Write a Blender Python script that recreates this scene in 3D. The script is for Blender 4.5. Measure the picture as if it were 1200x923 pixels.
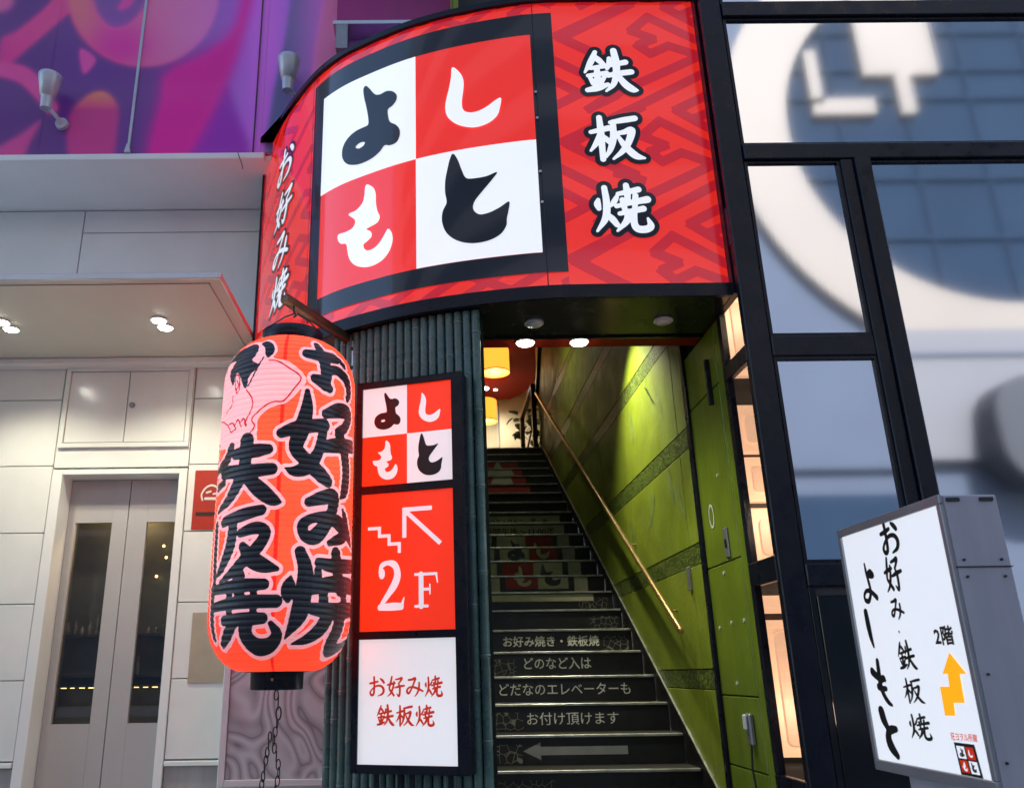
import bpy, bmesh, math, random
import numpy as np
from mathutils import Matrix, Vector

# ------------------------------------------------------------------ camera, sky, sun, exposure
random.seed(7)
for o in list(bpy.data.objects): bpy.data.objects.remove(o)
scene = bpy.context.scene
col = scene.collection
EXPOSURE = 1.68
F_PX, CX, CY, PITCH, YAW, ROLL, EYE = 980.2, 512.85, 461.5, .3239, .00698, .01361, 1.02
FWD = np.array([math.sin(YAW)*math.cos(PITCH), math.cos(YAW)*math.cos(PITCH), math.sin(PITCH)])
RGT0 = np.array([math.cos(YAW), -math.sin(YAW), 0.])
UP0 = np.cross(RGT0, FWD)
RGT = RGT0*math.cos(ROLL) - UP0*math.sin(ROLL)
UPV = RGT0*math.sin(ROLL) + UP0*math.cos(ROLL)
CAMP = np.array([0, 0, EYE])
cam_data = bpy.data.cameras.new('camera')
cam = bpy.data.objects.new('camera', cam_data); col.objects.link(cam)
cam_data.sensor_width = 36; cam_data.lens = F_PX/1200*36
cam_data.shift_x = (600-CX)/1200
cam_data.clip_start = .05; cam_data.clip_end = 500
m = Matrix.Identity(4)
for r in range(3):
    m[r][0], m[r][1], m[r][2], m[r][3] = RGT[r], UPV[r], -FWD[r], CAMP[r]
cam.matrix_world = m
cam_data.dof.use_dof = True; cam_data.dof.focus_distance = 4.75; cam_data.dof.aperture_fstop = 4.0
scene.camera = cam

world = bpy.data.worlds.new('World'); scene.world = world; world.use_nodes = True
wn = world.node_tree; bg = wn.nodes['Background']
sky = wn.nodes.new('ShaderNodeTexSky'); sky.sky_type = 'NISHITA'; sky.sun_disc = False
SUN_EL, SUN_AZ = math.radians(44), math.radians(12)     # the sun stands behind the shop fronts
sky.sun_elevation = SUN_EL; sky.sun_rotation = SUN_AZ
wn.links.new(sky.outputs[0], bg.inputs[0]); bg.inputs[1].default_value = .15
sd = bpy.data.lights.new('sun', 'SUN'); sd.energy = 4.0; sd.angle = math.radians(.6); sd.color = (1, .95, .89)
sun = bpy.data.objects.new('sun', sd); col.objects.link(sun)
sdir = Vector((math.sin(SUN_AZ)*math.cos(SUN_EL), math.cos(SUN_AZ)*math.cos(SUN_EL), math.sin(SUN_EL)))
sun.rotation_euler = sdir.to_track_quat('Z', 'Y').to_euler()
vs = scene.view_settings
vs.view_transform = 'Standard'; vs.look = 'None'; vs.gamma = 1; vs.use_curve_mapping = False
vs.exposure = EXPOSURE
scene.render.engine = 'CYCLES'
scene.cycles.use_denoising = True
scene.cycles.max_bounces = 7; scene.cycles.diffuse_bounces = 4; scene.cycles.glossy_bounces = 4
scene.cycles.transmission_bounces = 4; scene.cycles.transparent_max_bounces = 6
scene.cycles.sample_clamp_indirect = 6

# ------------------------------------------------------------------ helpers
def ray(x, y): return FWD + RGT*(x-CX)/F_PX + UPV*(CY-y)/F_PX
def pY(x, y, Y): d = ray(x, y); return CAMP + d*Y/d[1]
def lin(c):
    if isinstance(c, str):
        c = tuple(int(c[i:i+2], 16) for i in (0, 2, 4))
    o = []
    for v in c:
        v /= 255.
        o.append(v/12.92 if v <= .04045 else ((v+.055)/1.055)**2.4)
    return tuple(o)

def mat(name, c, rough=.5, metal=0., noise=None, bump=None, emit=0., emit_col=None, spec=.5, coat=0., rough_noise=None, streak=None):
    """c linear rgb; noise=(scale, amount) tone variation; bump=(scale, strength); streak=(amount) vertical dirt runs"""
    M = bpy.data.materials.new(name); M.use_nodes = True
    nt = M.node_tree; b = nt.nodes['Principled BSDF']
    b.inputs['Base Color'].default_value = (*c, 1); b.inputs['Roughness'].default_value = rough
    b.inputs['Metallic'].default_value = metal; b.inputs['Specular IOR Level'].default_value = spec
    b.inputs['Coat Weight'].default_value = coat; b.inputs['Coat Roughness'].default_value = .05
    tc = nt.nodes.new('ShaderNodeTexCoord')
    src = None
    if noise:
        n = nt.nodes.new('ShaderNodeTexNoise'); n.inputs['Scale'].default_value = noise[0]; n.inputs['Detail'].default_value = 6
        nt.links.new(tc.outputs['Object'], n.inputs['Vector'])
        r = nt.nodes.new('ShaderNodeMapRange'); r.inputs[1].default_value = .25; r.inputs[2].default_value = .75
        r.inputs[3].default_value = 1-noise[1]; r.inputs[4].default_value = 1+noise[1]
        nt.links.new(n.outputs['Fac'], r.inputs[0]); src = r.outputs[0]
    if streak:
        mp = nt.nodes.new('ShaderNodeMapping'); mp.inputs['Scale'].default_value = (9, 9, .7)
        nt.links.new(tc.outputs['Object'], mp.inputs[0])
        n = nt.nodes.new('ShaderNodeTexNoise'); n.inputs['Scale'].default_value = 1.5; n.inputs['Detail'].default_value = 5
        nt.links.new(mp.outputs[0], n.inputs['Vector'])
        r = nt.nodes.new('ShaderNodeMapRange'); r.inputs[1].default_value = .35; r.inputs[2].default_value = .65
        r.inputs[3].default_value = 1-streak; r.inputs[4].default_value = 1+streak*.3
        nt.links.new(n.outputs['Fac'], r.inputs[0])
        if src:
            mm = nt.nodes.new('ShaderNodeMath'); mm.operation = 'MULTIPLY'
            nt.links.new(src, mm.inputs[0]); nt.links.new(r.outputs[0], mm.inputs[1]); src = mm.outputs[0]
        else: src = r.outputs[0]
    if src:
        v = nt.nodes.new('ShaderNodeVectorMath'); v.operation = 'SCALE'; v.inputs[0].default_value = c
        nt.links.new(src, v.inputs['Scale']); nt.links.new(v.outputs[0], b.inputs['Base Color'])
    if rough_noise:
        n = nt.nodes.new('ShaderNodeTexNoise'); n.inputs['Scale'].default_value = rough_noise[0]; n.inputs['Detail'].default_value = 5
        nt.links.new(tc.outputs['Object'], n.inputs['Vector'])
        r = nt.nodes.new('ShaderNodeMapRange'); r.inputs[1].default_value = .3; r.inputs[2].default_value = .7
        r.inputs[3].default_value = max(.01, rough-rough_noise[1]); r.inputs[4].default_value = rough+rough_noise[1]
        nt.links.new(n.outputs['Fac'], r.inputs[0]); nt.links.new(r.outputs[0], b.inputs['Roughness'])
    if bump:
        n = nt.nodes.new('ShaderNodeTexNoise'); n.inputs['Scale'].default_value = bump[0]; n.inputs['Detail'].default_value = 5
        nt.links.new(tc.outputs['Object'], n.inputs['Vector'])
        bp = nt.nodes.new('ShaderNodeBump'); bp.inputs['Strength'].default_value = bump[1]; bp.inputs['Distance'].default_value = .01
        nt.links.new(n.outputs['Fac'], bp.inputs['Height']); nt.links.new(bp.outputs[0], b.inputs['Normal'])
    if emit:
        b.inputs['Emission Color'].default_value = (*(emit_col or c), 1); b.inputs['Emission Strength'].default_value = emit
        if src and not emit_col:
            nt.links.new(v.outputs[0], b.inputs['Emission Color'])
    return M

ORIG = {}
def empty(name, loc, label=None, cat=None, group=None):
    o = bpy.data.objects.new(name, None); col.objects.link(o); o.location = loc; o.empty_display_size = .1
    ORIG[o] = np.array(loc, float)
    return tag(o, label, cat, group)
def tag(o, label=None, cat=None, group=None, kind=None):
    if label: o['label'] = label
    if cat: o['category'] = cat
    if group: o['group'] = group
    if kind: o['kind'] = kind
    return o

class MB:
    def __init__(s): s.v, s.f, s.m, s.sm = [], [], [], []
    def poly(s, pts, mi=0, smooth=False):
        i = len(s.v); s.v += [tuple(map(float, p)) for p in pts]; s.f.append(tuple(range(i, i+len(pts)))); s.m.append(mi); s.sm.append(smooth); return s
    def grid(s, P, mi=0, smooth=True, closed=False):
        P = np.asarray(P, float); a, b, _ = P.shape; i = len(s.v); s.v += [tuple(p) for p in P.reshape(-1, 3)]
        for r in range(a-1):
            for c in range(b if closed else b-1):
                c2 = (c+1) % b
                s.f.append((i+r*b+c, i+r*b+c2, i+(r+1)*b+c2, i+(r+1)*b+c)); s.m.append(mi); s.sm.append(smooth)
        return s
    def box(s, x0, x1, y0, y1, z0, z1, mi=0, bev=0.):
        bm = bmesh.new(); bmesh.ops.create_cube(bm, size=1)
        for v in bm.verts:
            v.co = ((x0+x1)/2+v.co.x*(x1-x0), (y0+y1)/2+v.co.y*(y1-y0), (z0+z1)/2+v.co.z*(z1-z0))
        if bev: bmesh.ops.bevel(bm, geom=list(bm.edges), offset=bev, segments=1, affect='EDGES')
        return s.addbm(bm, mi)
    def obox(s, p0, p1, hw, z0, z1, mi=0, bev=0.):
        """box along the plan line p0-p1 with half thickness hw"""
        p0 = np.array(p0, float); p1 = np.array(p1, float); d = p1-p0; L = np.linalg.norm(d); d /= L; n = np.array([d[1], -d[0]])
        bm = bmesh.new(); bmesh.ops.create_cube(bm, size=1)
        for v in bm.verts:
            q = p0 + d*L*(v.co.x+.5) + n*hw*2*v.co.y
            v.co = (q[0], q[1], (z0+z1)/2+v.co.z*(z1-z0))
        if bev: bmesh.ops.bevel(bm, geom=list(bm.edges), offset=bev, segments=1, affect='EDGES')
        return s.addbm(bm, mi)
    def addbm(s, bm, mi=0, smooth=False):
        bmesh.ops.recalc_face_normals(bm, faces=bm.faces)
        bm.verts.index_update(); i = len(s.v); s.v += [tuple(v.co) for v in bm.verts]
        for f in bm.faces: s.f.append(tuple(i+v.index for v in f.verts)); s.m.append(mi); s.sm.append(smooth)
        bm.free(); return s
    def tube(s, pts, rad, n=10, mi=0, cap=True):
        pts = [Vector(p) for p in pts]; R = rad if hasattr(rad, '__len__') else [rad]*len(pts); rings = []
        prev = None
        for k, p in enumerate(pts):
            d = (pts[min(k+1, len(pts)-1)] - pts[max(k-1, 0)]).normalized()
            if prev is None: a = d.orthogonal().normalized()
            else:
                a = prev - d*prev.dot(d); a = a.normalized() if a.length > 1e-6 else d.orthogonal().normalized()
            prev = a; b = d.cross(a)
            rings.append([tuple(p + (a*math.cos(t)+b*math.sin(t))*R[k]) for t in np.linspace(0, 2*math.pi, n, endpoint=False)])
        s.grid(rings, mi, True, True)
        if cap: s.poly(rings[0][::-1], mi); s.poly(rings[-1], mi)
        return s
    def lathe(s, prof, c, n=24, mi=0, cap=True):
        rings = [[(c[0]+r*math.cos(t), c[1]+r*math.sin(t), c[2]+z) for t in np.linspace(0, 2*math.pi, n, endpoint=False)] for r, z in prof]
        s.grid(rings, mi, True, True)
        if cap: s.poly(rings[0][::-1], mi); s.poly(rings[-1], mi)
        return s
    def prism(s, poly, axis, a, b, mi=0):
        """2-d polygon extruded along axis 0/1/2 from a to b"""
        def P(q, t):
            q = list(q); q.insert(axis, t); return tuple(q)
        bm = bmesh.new()
        A = [bm.verts.new(P(q, a)) for q in poly]; B = [bm.verts.new(P(q, b)) for q in poly]
        bm.faces.new(A); bm.faces.new(B[::-1])
        for i in range(len(poly)): j = (i+1) % len(poly); bm.faces.new((A[i], B[i], B[j], A[j]))
        return s.addbm(bm, mi)
    def build(s, name, mats, parent=None, origin=None, **tags):
        if parent is not None and origin is None: origin = ORIG[parent]
        if origin is None:
            a = np.array(s.v); origin = np.array([(a[:, 0].min()+a[:, 0].max())/2, (a[:, 1].min()+a[:, 1].max())/2, a[:, 2].min()])
        origin = np.asarray(origin, float)
        me = bpy.data.meshes.new(name)
        me.from_pydata([tuple(np.array(v)-origin) for v in s.v], [], s.f); me.update()
        for mm in (mats if isinstance(mats, (list, tuple)) else [mats]): me.materials.append(mm)
        me.polygons.foreach_set('material_index', s.m); me.polygons.foreach_set('use_smooth', s.sm)
        o = bpy.data.objects.new(name, me); col.objects.link(o); ORIG[o] = origin
        if parent is not None:
            o.parent = parent; o.location = origin-ORIG[parent]
        else: o.location = origin
        tag(o, tags.get('label'), tags.get('cat'), tags.get('group'), tags.get('kind'))
        return o

def share(name, src, parent, world_loc, rotz=0.):
    o = bpy.data.objects.new(name, src.data); col.objects.link(o); o.parent = parent
    o.location = np.asarray(world_loc)-ORIG[parent]; o.rotation_euler.z = rotz; ORIG[o] = np.asarray(world_loc, float)
    return o
def light(name, kind, loc, energy, color, parent, size=.05, aim=None, spot=None, blend=.5):
    d = bpy.data.lights.new(name, kind); d.energy = energy; d.color = color
    if kind in ('POINT', 'SPOT'): d.shadow_soft_size = size
    if kind == 'AREA': d.shape = 'DISK'; d.size = size
    if kind == 'SPOT': d.spot_size = spot; d.spot_blend = blend
    o = bpy.data.objects.new(name, d); col.objects.link(o)
    base = ORIG[parent] if parent is not None else np.zeros(3)
    if parent is not None: o.parent = parent
    o.location = np.asarray(loc)-base
    if aim is not None: o.rotation_euler = (-Vector(np.asarray(aim)-np.asarray(loc))).to_track_quat('Z', 'Y').to_euler()
    return o

# ------------------------------------------------------------------ lettering: brush strokes -> distance field -> flat shapes
def catmull(P, n=7, closed=False):
    P = np.asarray(P, float)
    Q = np.vstack([P[-1], P, P[0], P[1]]) if closed else np.vstack([2*P[0]-P[1], P, 2*P[-1]-P[-2]])
    out = []
    for i in range(1, len(Q)-2):
        a, b, c, d = Q[i-1:i+3]
        for t in np.arange(n)/n:
            out.append(.5*(2*b+(c-a)*t+(2*a-5*b+4*c-d)*t*t+(3*b-a-3*c+d)*t**3))
    if not closed: out.append(P[-1])
    return np.array(out)

def sdf_strokes(strokes, X, Y, scale_r=1., add_r=0., n=6):
    F = np.full(X.shape, 1e9)
    for st in strokes:
        C = catmull(st, n) if len(st) > 2 else np.array(st, float)
        C[:, 2] = np.maximum(C[:, 2], .001)
        for a, b in zip(C[:-1], C[1:]):
            dx, dy = b[0]-a[0], b[1]-a[1]; L = dx*dx+dy*dy+1e-12
            t = np.clip(((X-a[0])*dx+(Y-a[1])*dy)/L, 0, 1)
            d = np.hypot(X-a[0]-t*dx, Y-a[1]-t*dy) - ((a[2]+(b[2]-a[2])*t)*scale_r+add_r)
            np.minimum(F, d, out=F)
    return F

def sdf_poly(polys, X, Y):
    D = np.full(X.shape, 1e9); ins = np.zeros(X.shape, bool)
    for P in polys:
        P = np.asarray(P, float)
        for a, b in zip(P, np.roll(P, -1, 0)):
            dx, dy = b[0]-a[0], b[1]-a[1]; L = dx*dx+dy*dy+1e-12
            t = np.clip(((X-a[0])*dx+(Y-a[1])*dy)/L, 0, 1)
            np.minimum(D, np.hypot(X-a[0]-t*dx, Y-a[1]-t*dy), out=D)
            c = ((a[1] > Y) != (b[1] > Y))
            with np.errstate(all='ignore'):
                xi = a[0]+(Y-a[1])*dx/(dy if abs(dy) > 1e-12 else 1e-12)
            ins ^= c & (X < xi)
    return np.where(ins, -D, D)

def clip_field(poly, k):
    """split [(u,v,f0,f1..)] by field k: returns (inside f<0, outside)"""
    ins, out = [], []
    n = len(poly)
    for i in range(n):
        a, b = poly[i], poly[(i+1) % n]; fa, fb = a[2+k], b[2+k]
        (ins if fa < 0 else out).append(a)
        if (fa < 0) != (fb < 0):
            t = fa/(fa-fb); p = tuple(x+(y-x)*t for x, y in zip(a, b)); ins.append(p); out.append(p)
    return (ins if len(ins) > 2 else None), (out if len(out) > 2 else None)

def partition(xs, ys, fields, maxrun=4, keep_rest=False):
    """marching cells: polygons by class 0..n-1 (first field < 0 wins), class n = the rest"""
    nF = len(fields); res = [[] for _ in range(nF+1)]
    cls = np.full(fields[0].shape, nF)
    for k in range(nF-1, -1, -1): cls = np.where(fields[k] < 0, k, cls)
    same = (cls[:-1, :-1] == cls[1:, :-1]) & (cls[:-1, :-1] == cls[:-1, 1:]) & (cls[:-1, :-1] == cls[1:, 1:])
    for j in range(len(ys)-1):
        i = 0
        while i < len(xs)-1:
            if same[j, i]:
                c = cls[j, i]; i0 = i
                while i < len(xs)-1 and i-i0 < maxrun and same[j, i] and cls[j, i] == c: i += 1
                if c < nF or keep_rest: res[c].append([(xs[i0], ys[j]), (xs[i], ys[j]), (xs[i], ys[j+1]), (xs[i0], ys[j+1])])
                continue
            P = [(xs[a], ys[b], *(f[b, a] for f in fields)) for a, b in ((i, j), (i+1, j), (i+1, j+1), (i, j+1))]
            for k in range(nF):
                if P is None: break
                I, P = clip_field(P, k)
                if I: res[k].append([q[:2] for q in I])
            if P and keep_rest: res[nF].append([q[:2] for q in P])
            i += 1
    return res

FONT = {   # skeletons in a 100 box, y down, third number = half width of the brush
'鉄': [[(24,2,3),(14,27,5),(1,52,1)], [(22,12,3),(30,22,5),(40,34,3)], [(13,42,3),(40,37,4)], [(7,60,3),(43,54,4)], [(25,40,4),(25,66,5),(25,88,5)],
      [(11,66,3),(16,79,4)], [(39,62,3),(32,77,3)], [(4,95,4),(24,90,6),(44,82,3)], [(51,18,3),(50,32,4),(45,44,2)], [(53,35,3),(82,28,5)],
      [(46,60,4),(70,55,5),(92,52,5)], [(61,-1,5),(64,30,6),(62,58,5),(55,82,4),(40,98,1)], [(64,57,3),(77,80,6),(91,94,6),(101,97,1)]],
'板': [[(3,37,3),(38,28,5)], [(21,3,4),(22,40,5),(22,100,4)], [(21,38,3),(12,62,4),(0,80,1)], [(26,46,2),(32,54,4),(38,61,4)],
      [(42,15,3),(66,10,5),(89,6,5)], [(47,14,4),(45,50,5),(38,76,4),(28,95,1)], [(50,41,3),(66,38,4),(81,34,6),(73,62,5),(60,82,4),(42,99,1)],
      [(54,47,2),(66,70,5),(84,92,6),(101,98,1)]],
'焼': [[(6,32,2),(4,42,5),(6,52,3)], [(42,24,2),(36,36,4),(28,47,1)], [(19,6,4),(21,40,5),(17,72,5),(0,100,1)], [(20,63,2),(29,74,5),(37,87,4)],
      [(44,20,3),(62,16,4),(82,11,5)], [(60,1,4),(61,16,5),(61,32,4)], [(39,47,3),(64,40,4),(97,33,6)], [(51,33,4),(53,46,4),(54,60,3)], [(76,24,4),(74,40,4),(72,55,3)],
      [(44,63,3),(66,58,4),(88,53,5)], [(59,58,4),(56,78,5),(37,100,1)], [(71,56,4),(69,84,5),(75,96,6),(90,97,6),(99,90,5),(95,74,1)]],
'好': [[(27,1,4),(20,30,5),(12,60,4),(24,76,5),(39,94,5)], [(40,26,4),(34,56,5),(20,84,4),(1,99,1)], [(0,42,3),(22,37,5),(47,33,3)],
      [(50,15,3),(68,12,4),(86,9,6),(78,24,4),(67,35,3)], [(67,34,3),(75,56,5),(74,88,5),(68,97,5),(56,86,1)], [(46,56,3),(72,50,5),(101,46,4)]],
'お': [[(6,33,4),(28,30,5),(54,24,4)], [(31,2,5),(33,34,5),(32,70,5),(28,88,5),(16,92,5),(8,80,4),(20,62,3),(48,46,4),(76,48,5),(90,66,6),(82,86,5),(54,97,1)], [(70,10,3),(82,19,6),(92,30,5)]],
'み': [[(14,18,4),(34,16,5),(54,11,6),(45,36,4),(30,66,4),(16,84,5),(5,76,5),(12,60,4),(34,53,4),(66,60,5),(99,74,4)], [(78,32,4),(76,60,5),(66,84,4),(50,101,1)]],
'よ': [[(56,27,3),(72,26,9),(86,30,6)], [(48,-2,2),(50,20,4),(55,42,4),(58,72,4),(40,94,4),(18,92,4),(16,78,3),(34,68,3),(60,72,4),(90,90,5)]],
'し': [[(42,0,5),(44,40,6),(48,76,4),(54,101,1)]],
'も': [[(50,-2,5),(48,22,6),(46,48,6),(52,72,5),(70,92,4),(88,100,1)], [(14,22,7),(32,32,6),(50,40,4)], [(50,44,4),(66,38,5),(74,42,2)], [(34,58,5),(48,62,4),(72,62,3)]],
'と': [[(30,0,8),(34,18,8),(44,36,5)], [(78,38,4),(62,40,6),(48,46,6),(42,62,8),(48,80,9),(66,98,5)]],
'・': [[(46,46,4),(54,56,7)]],
}
S_STROKE = {   # the serif 2 and F of the floor sign
'2': [[(13,25,11),(14,25,11)], [(4,22,3),(12,9,6),(36,3,5),(62,9,9),(72,28,12),(62,47,11),(40,66,8),(18,84,6),(6,94,4)], [(5,94,6),(50,93,8),(88,93,7)], [(88,93,6),(96,76,2)]],
'F': [[(30,6,9),(30,94,9)], [(8,5,4),(88,5,4)], [(87,5,4),(92,30,2)], [(30,48,4),(62,48,4)], [(63,35,2.5),(63,61,2.5)], [(8,95,4),(54,95,4)]],
}
_cache = {}
def glyph(ch, scale=1., add=0., layers=(0.,), res=84, pad=14, table=FONT, shear=0.):
    """list (per layer) of unit-box polygons; layer offsets grow outwards and include the ones before"""
    key = (ch, scale, add, layers, res, shear)
    if key in _cache: return _cache[key]
    ex = max(layers)+add+pad
    xs = np.linspace(-ex, 100+ex, res); ys = np.linspace(-ex, 100+ex, res); X, Y = np.meshgrid(xs, ys)
    F = sdf_strokes(table[ch], X, Y, scale, add)
    out = []
    for L in layers:
        P = partition(xs, ys, [F-L])[0]
        out.append([[((u-shear*(v-50))/100., 1-v/100.) for u, v in p] for p in P])
    _cache[key] = out
    return out

LOGO_CELLS = {'よ': [(75,115),(400,62),(400,440),(67,487)], 'し': [(400,62),(760,15),(763,420),(410,445)],
              'も': [(67,487),(412,445),(414,835),(55,870)], 'と': [(414,460),(763,422),(766,798),(414,835)]}
LOGO = {
'よ': [[(240,130),(252,142),(272,172),(290,178),(310,172),(330,178),(343,195),(342,215),(330,232),(316,242),(316,265),(322,290),(340,305),(352,325),(352,350),(342,370),(322,376),(305,372),(290,390),(268,406),(240,416),(210,418),(180,408),(162,385),(158,355),(166,328),(185,306),(210,292),(236,286),(250,280),(250,255),(244,215),(236,175),(233,142)],
      [(207,352),(222,341),(239,343),(234,355),(218,361)]],
'し': [[(522,126),(545,150),(556,180),(556,215),(552,250),(552,280),(560,298),(580,305),(605,300),(630,285),(652,266),(668,260),(664,295),(655,325),(632,348),(600,360),(570,358),(535,342),(510,315),(501,285),(503,250),(512,205),(518,165)]],
'も': [[(254,503),(275,520),(284,545),(285,580),(290,610),(298,632),(290,652),(262,663),(252,668),(268,680),(270,698),(255,712),(243,720),(245,735),(258,745),(280,740),(300,722),(315,698),(326,682),(338,700),(340,730),(328,765),(305,790),(272,802),(240,800),(210,785),(192,760),(185,730),(180,705),(160,698),(148,680),(150,662),(180,660),(205,650),(212,625),(188,598),(215,590),(238,568),(245,540),(247,515)]],
'と': [[(527,458),(540,480),(552,520),(562,545),(580,550),(620,545),(652,532),(635,560),(605,600),(585,630),(582,655),(598,672),(625,668),(655,652),(682,633),(679,665),(674,690),(672,712),(655,740),(620,760),(575,766),(535,755),(505,728),(492,690),(494,655),(506,625),(502,590),(503,550),(510,510),(518,475)]],
}
def inv_quad(p, q):
    q = [np.array(a, float) for a in q]; u = v = .5
    for _ in range(12):
        P = q[0]*(1-u)*(1-v)+q[1]*u*(1-v)+q[2]*u*v+q[3]*(1-u)*v
        du = (q[1]-q[0])*(1-v)+(q[2]-q[3])*v; dv = (q[3]-q[0])*(1-u)+(q[2]-q[1])*u
        d = np.linalg.solve(np.array([du, dv]).T, np.array(p)-P); u += d[0]; v += d[1]
    return u, v
def logo(ch, res=96):
    key = ('logo', ch, res)
    if key in _cache: return _cache[key]
    polys = [catmull([inv_quad(p, LOGO_CELLS[ch]) for p in P], 5, True) for P in LOGO[ch]]
    xs = np.linspace(0, 1, res); X, Y = np.meshgrid(xs, xs)
    P = partition(xs, xs, [sdf_poly(polys, X, Y)])[0]
    _cache[key] = [[(u, 1-v) for u, v in p] for p in P]
    return _cache[key]

def text_tris(s, bold=0.):
    """gothic lettering in the built-in font, thickened by bold (em), normalised to its box"""
    key = ('txt', s, bold)
    if key in _cache: return _cache[key]
    cu = bpy.data.curves.new('tmp', 'FONT'); cu.body = s; cu.resolution_u = 2
    o = bpy.data.objects.new('tmp', cu); col.objects.link(o)
    dg = bpy.context.evaluated_depsgraph_get(); dg.update()
    e = o.evaluated_get(dg); me = e.to_mesh()
    V = np.array([v.co[:2] for v in me.vertices]); cnt = {}
    for p in me.polygons:
        for ek in p.edge_keys: cnt[ek] = cnt.get(ek, 0)+1
    seg = np.array([(V[i], V[j]) for (i, j), c in cnt.items() if c == 1])
    e.to_mesh_clear(); bpy.data.objects.remove(o); bpy.data.curves.remove(cu)
    lo, hi = V.min(0)-bold, V.max(0)+bold; h = .0145
    xs = np.arange(lo[0]-h, hi[0]+2*h, h); ys = np.arange(lo[1]-h, hi[1]+2*h, h); X, Y = np.meshgrid(xs, ys); D = np.full(X.shape, 9.); ins = np.zeros(X.shape, bool)
    for a, b in seg:
        i0, i1 = np.searchsorted(xs, (min(a[0], b[0])-.1, max(a[0], b[0])+.1)); sl_ = slice(max(0, i0), i1)
        dx, dy = b-a; L = dx*dx+dy*dy+1e-12; x_, y_ = X[:, sl_], Y[:, sl_]
        t = np.clip(((x_-a[0])*dx+(y_-a[1])*dy)/L, 0, 1); D[:, sl_] = np.minimum(D[:, sl_], np.hypot(x_-a[0]-t*dx, y_-a[1]-t*dy))
        c = ((a[1] > Y) != (b[1] > Y)); ins ^= c & (X < a[0]+(Y-a[1])*dx/(dy if abs(dy) > 1e-12 else 1e-12))
    P = partition(xs, ys, [np.where(ins, -D, D)-bold])[0]
    r = [[((u-lo[0])/(hi[0]-lo[0]), (v-lo[1])/(hi[1]-lo[1])) for u, v in p] for p in P]
    _cache[key] = r
    return r

def put(polys, fmap, name, material, parent, **tags):
    b = MB()
    for p in polys: b.poly([fmap(u, v) for u, v in p])
    return b.build(name, material, parent, **tags)

def clip_half(P, a, b, c):          # keep a*u+b*v+c>=0
    out = []
    for i in range(len(P)):
        p, q = P[i], P[(i+1) % len(P)]; fp, fq = a*p[0]+b*p[1]+c, a*q[0]+b*q[1]+c
        if fp >= 0: out.append(p)
        if (fp >= 0) != (fq >= 0):
            t = fp/(fp-fq); out.append((p[0]+(q[0]-p[0])*t, p[1]+(q[1]-p[1])*t))
    return out
def clip_rect(P, u0, u1, v0, v1):
    for h in ((1, 0, -u0), (-1, 0, u1), (0, 1, -v0), (0, -1, v1)):
        if len(P) < 3: return []
        P = clip_half(P, *h)
    return P if len(P) > 2 else []
def slices(P, step):
    us = [p[0] for p in P]; a = math.floor(min(us)/step); out = []
    while a*step < max(us):
        Q = clip_rect(P, a*step, (a+1)*step, -1e3, 1e3)
        if Q: out.append(Q)
        a += 1
    return out

# ------------------------------------------------------------------ materials
WHITE = lin('f4f4f6')
m_panel = mat('white_cladding', (.80, .82, .78), .20, noise=(2.6, .06), rough_noise=(4, .06))
m_fascia = mat('white_fascia', (.83, .85, .82), .35, noise=(1.8, .05))
m_joint = mat('joint_grey', (.42, .42, .42), .8)
m_doorpaint = mat('door_enamel', (.46, .45, .45), .35, noise=(1.5, .04))
m_canopy = mat('canopy_soffit', (.66, .66, .58), .4, noise=(1.2, .05))
m_alu = mat('brushed_aluminium', (.62, .63, .66), .32, 1., noise=(5, .08))
m_darkglass = mat('dark_door_glass', (.012, .016, .016), .06, spec=.9, rough_noise=(3, .03))
m_black = mat('black_metal', (.006, .008, .016), .32, spec=.28, noise=(6, .25), rough_noise=(9, .12), bump=(60, .03))
m_blackgloss = mat('black_gloss_panel', (.008, .009, .011), .12, noise=(5, .3), rough_noise=(4, .06))
m_soffit = mat('soffit_black', (.012, .013, .010), .22, noise=(4, .3), rough_noise=(5, .1))
m_red = mat('sign_red', lin((242, 44, 32)), .16, emit=.195, noise=(.8, .05), coat=.9)
m_dred = mat('sign_dark_red', lin((206, 26, 42)), .16, emit=.165, noise=(.8, .05), coat=.9)
m_sblack = mat('sign_black_film', (.012, .014, .022), .14, spec=.5, coat=.6, noise=(3, .2))
m_swhite = mat('sign_white', (.86, .88, .90), .2, emit=.20, emit_col=(.95, .97, 1.), coat=.7, noise=(.9, .03))
m_lred = mat('lightbox_red', lin((238, 54, 24)), .25, emit=.215, noise=(1.2, .04))
m_lwhite = mat('lightbox_white', (.78, .80, .82), .3, emit=.17, emit_col=(.93, .97, 1.), noise=(1.1, .03))
m_lgrey = mat('lightbox_pale_letter', (.70, .72, .78), .3, emit=.18, emit_col=(.85, .88, .95))
m_ink = mat('ink_black', (.014, .014, .016), .35)
m_inkred = mat('ink_red', lin((205, 48, 20)), .4, emit=.12)
m_bamboo = mat('green_painted_bamboo', (.075, .150, .138), .30, noise=(7, .35), streak=.25, rough_noise=(12, .12), bump=(30, .05))
m_node = mat('bamboo_node', (.15, .21, .19), .4, noise=(40, .4))
m_bamback = mat('bamboo_backing', (.006, .012, .011), .7)
m_green = mat('green_plaster', (.185, .240, .012), .55, noise=(2.2, .22), bump=(38, .22), rough_noise=(5, .12))
m_greenpaint = mat('green_painted_panel', (.155, .22, .016), .38, noise=(3.0, .22), bump=(55, .10), streak=.12)
m_step = mat('stair_black', (.010, .010, .011), .38, noise=(6, .4), rough_noise=(8, .12))
m_tread = mat('stair_tread', (.020, .019, .018), .55, noise=(9, .4))
m_nosing = mat('nosing_strip', (.42, .42, .38), .38, .7, noise=(9, .5))
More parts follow.
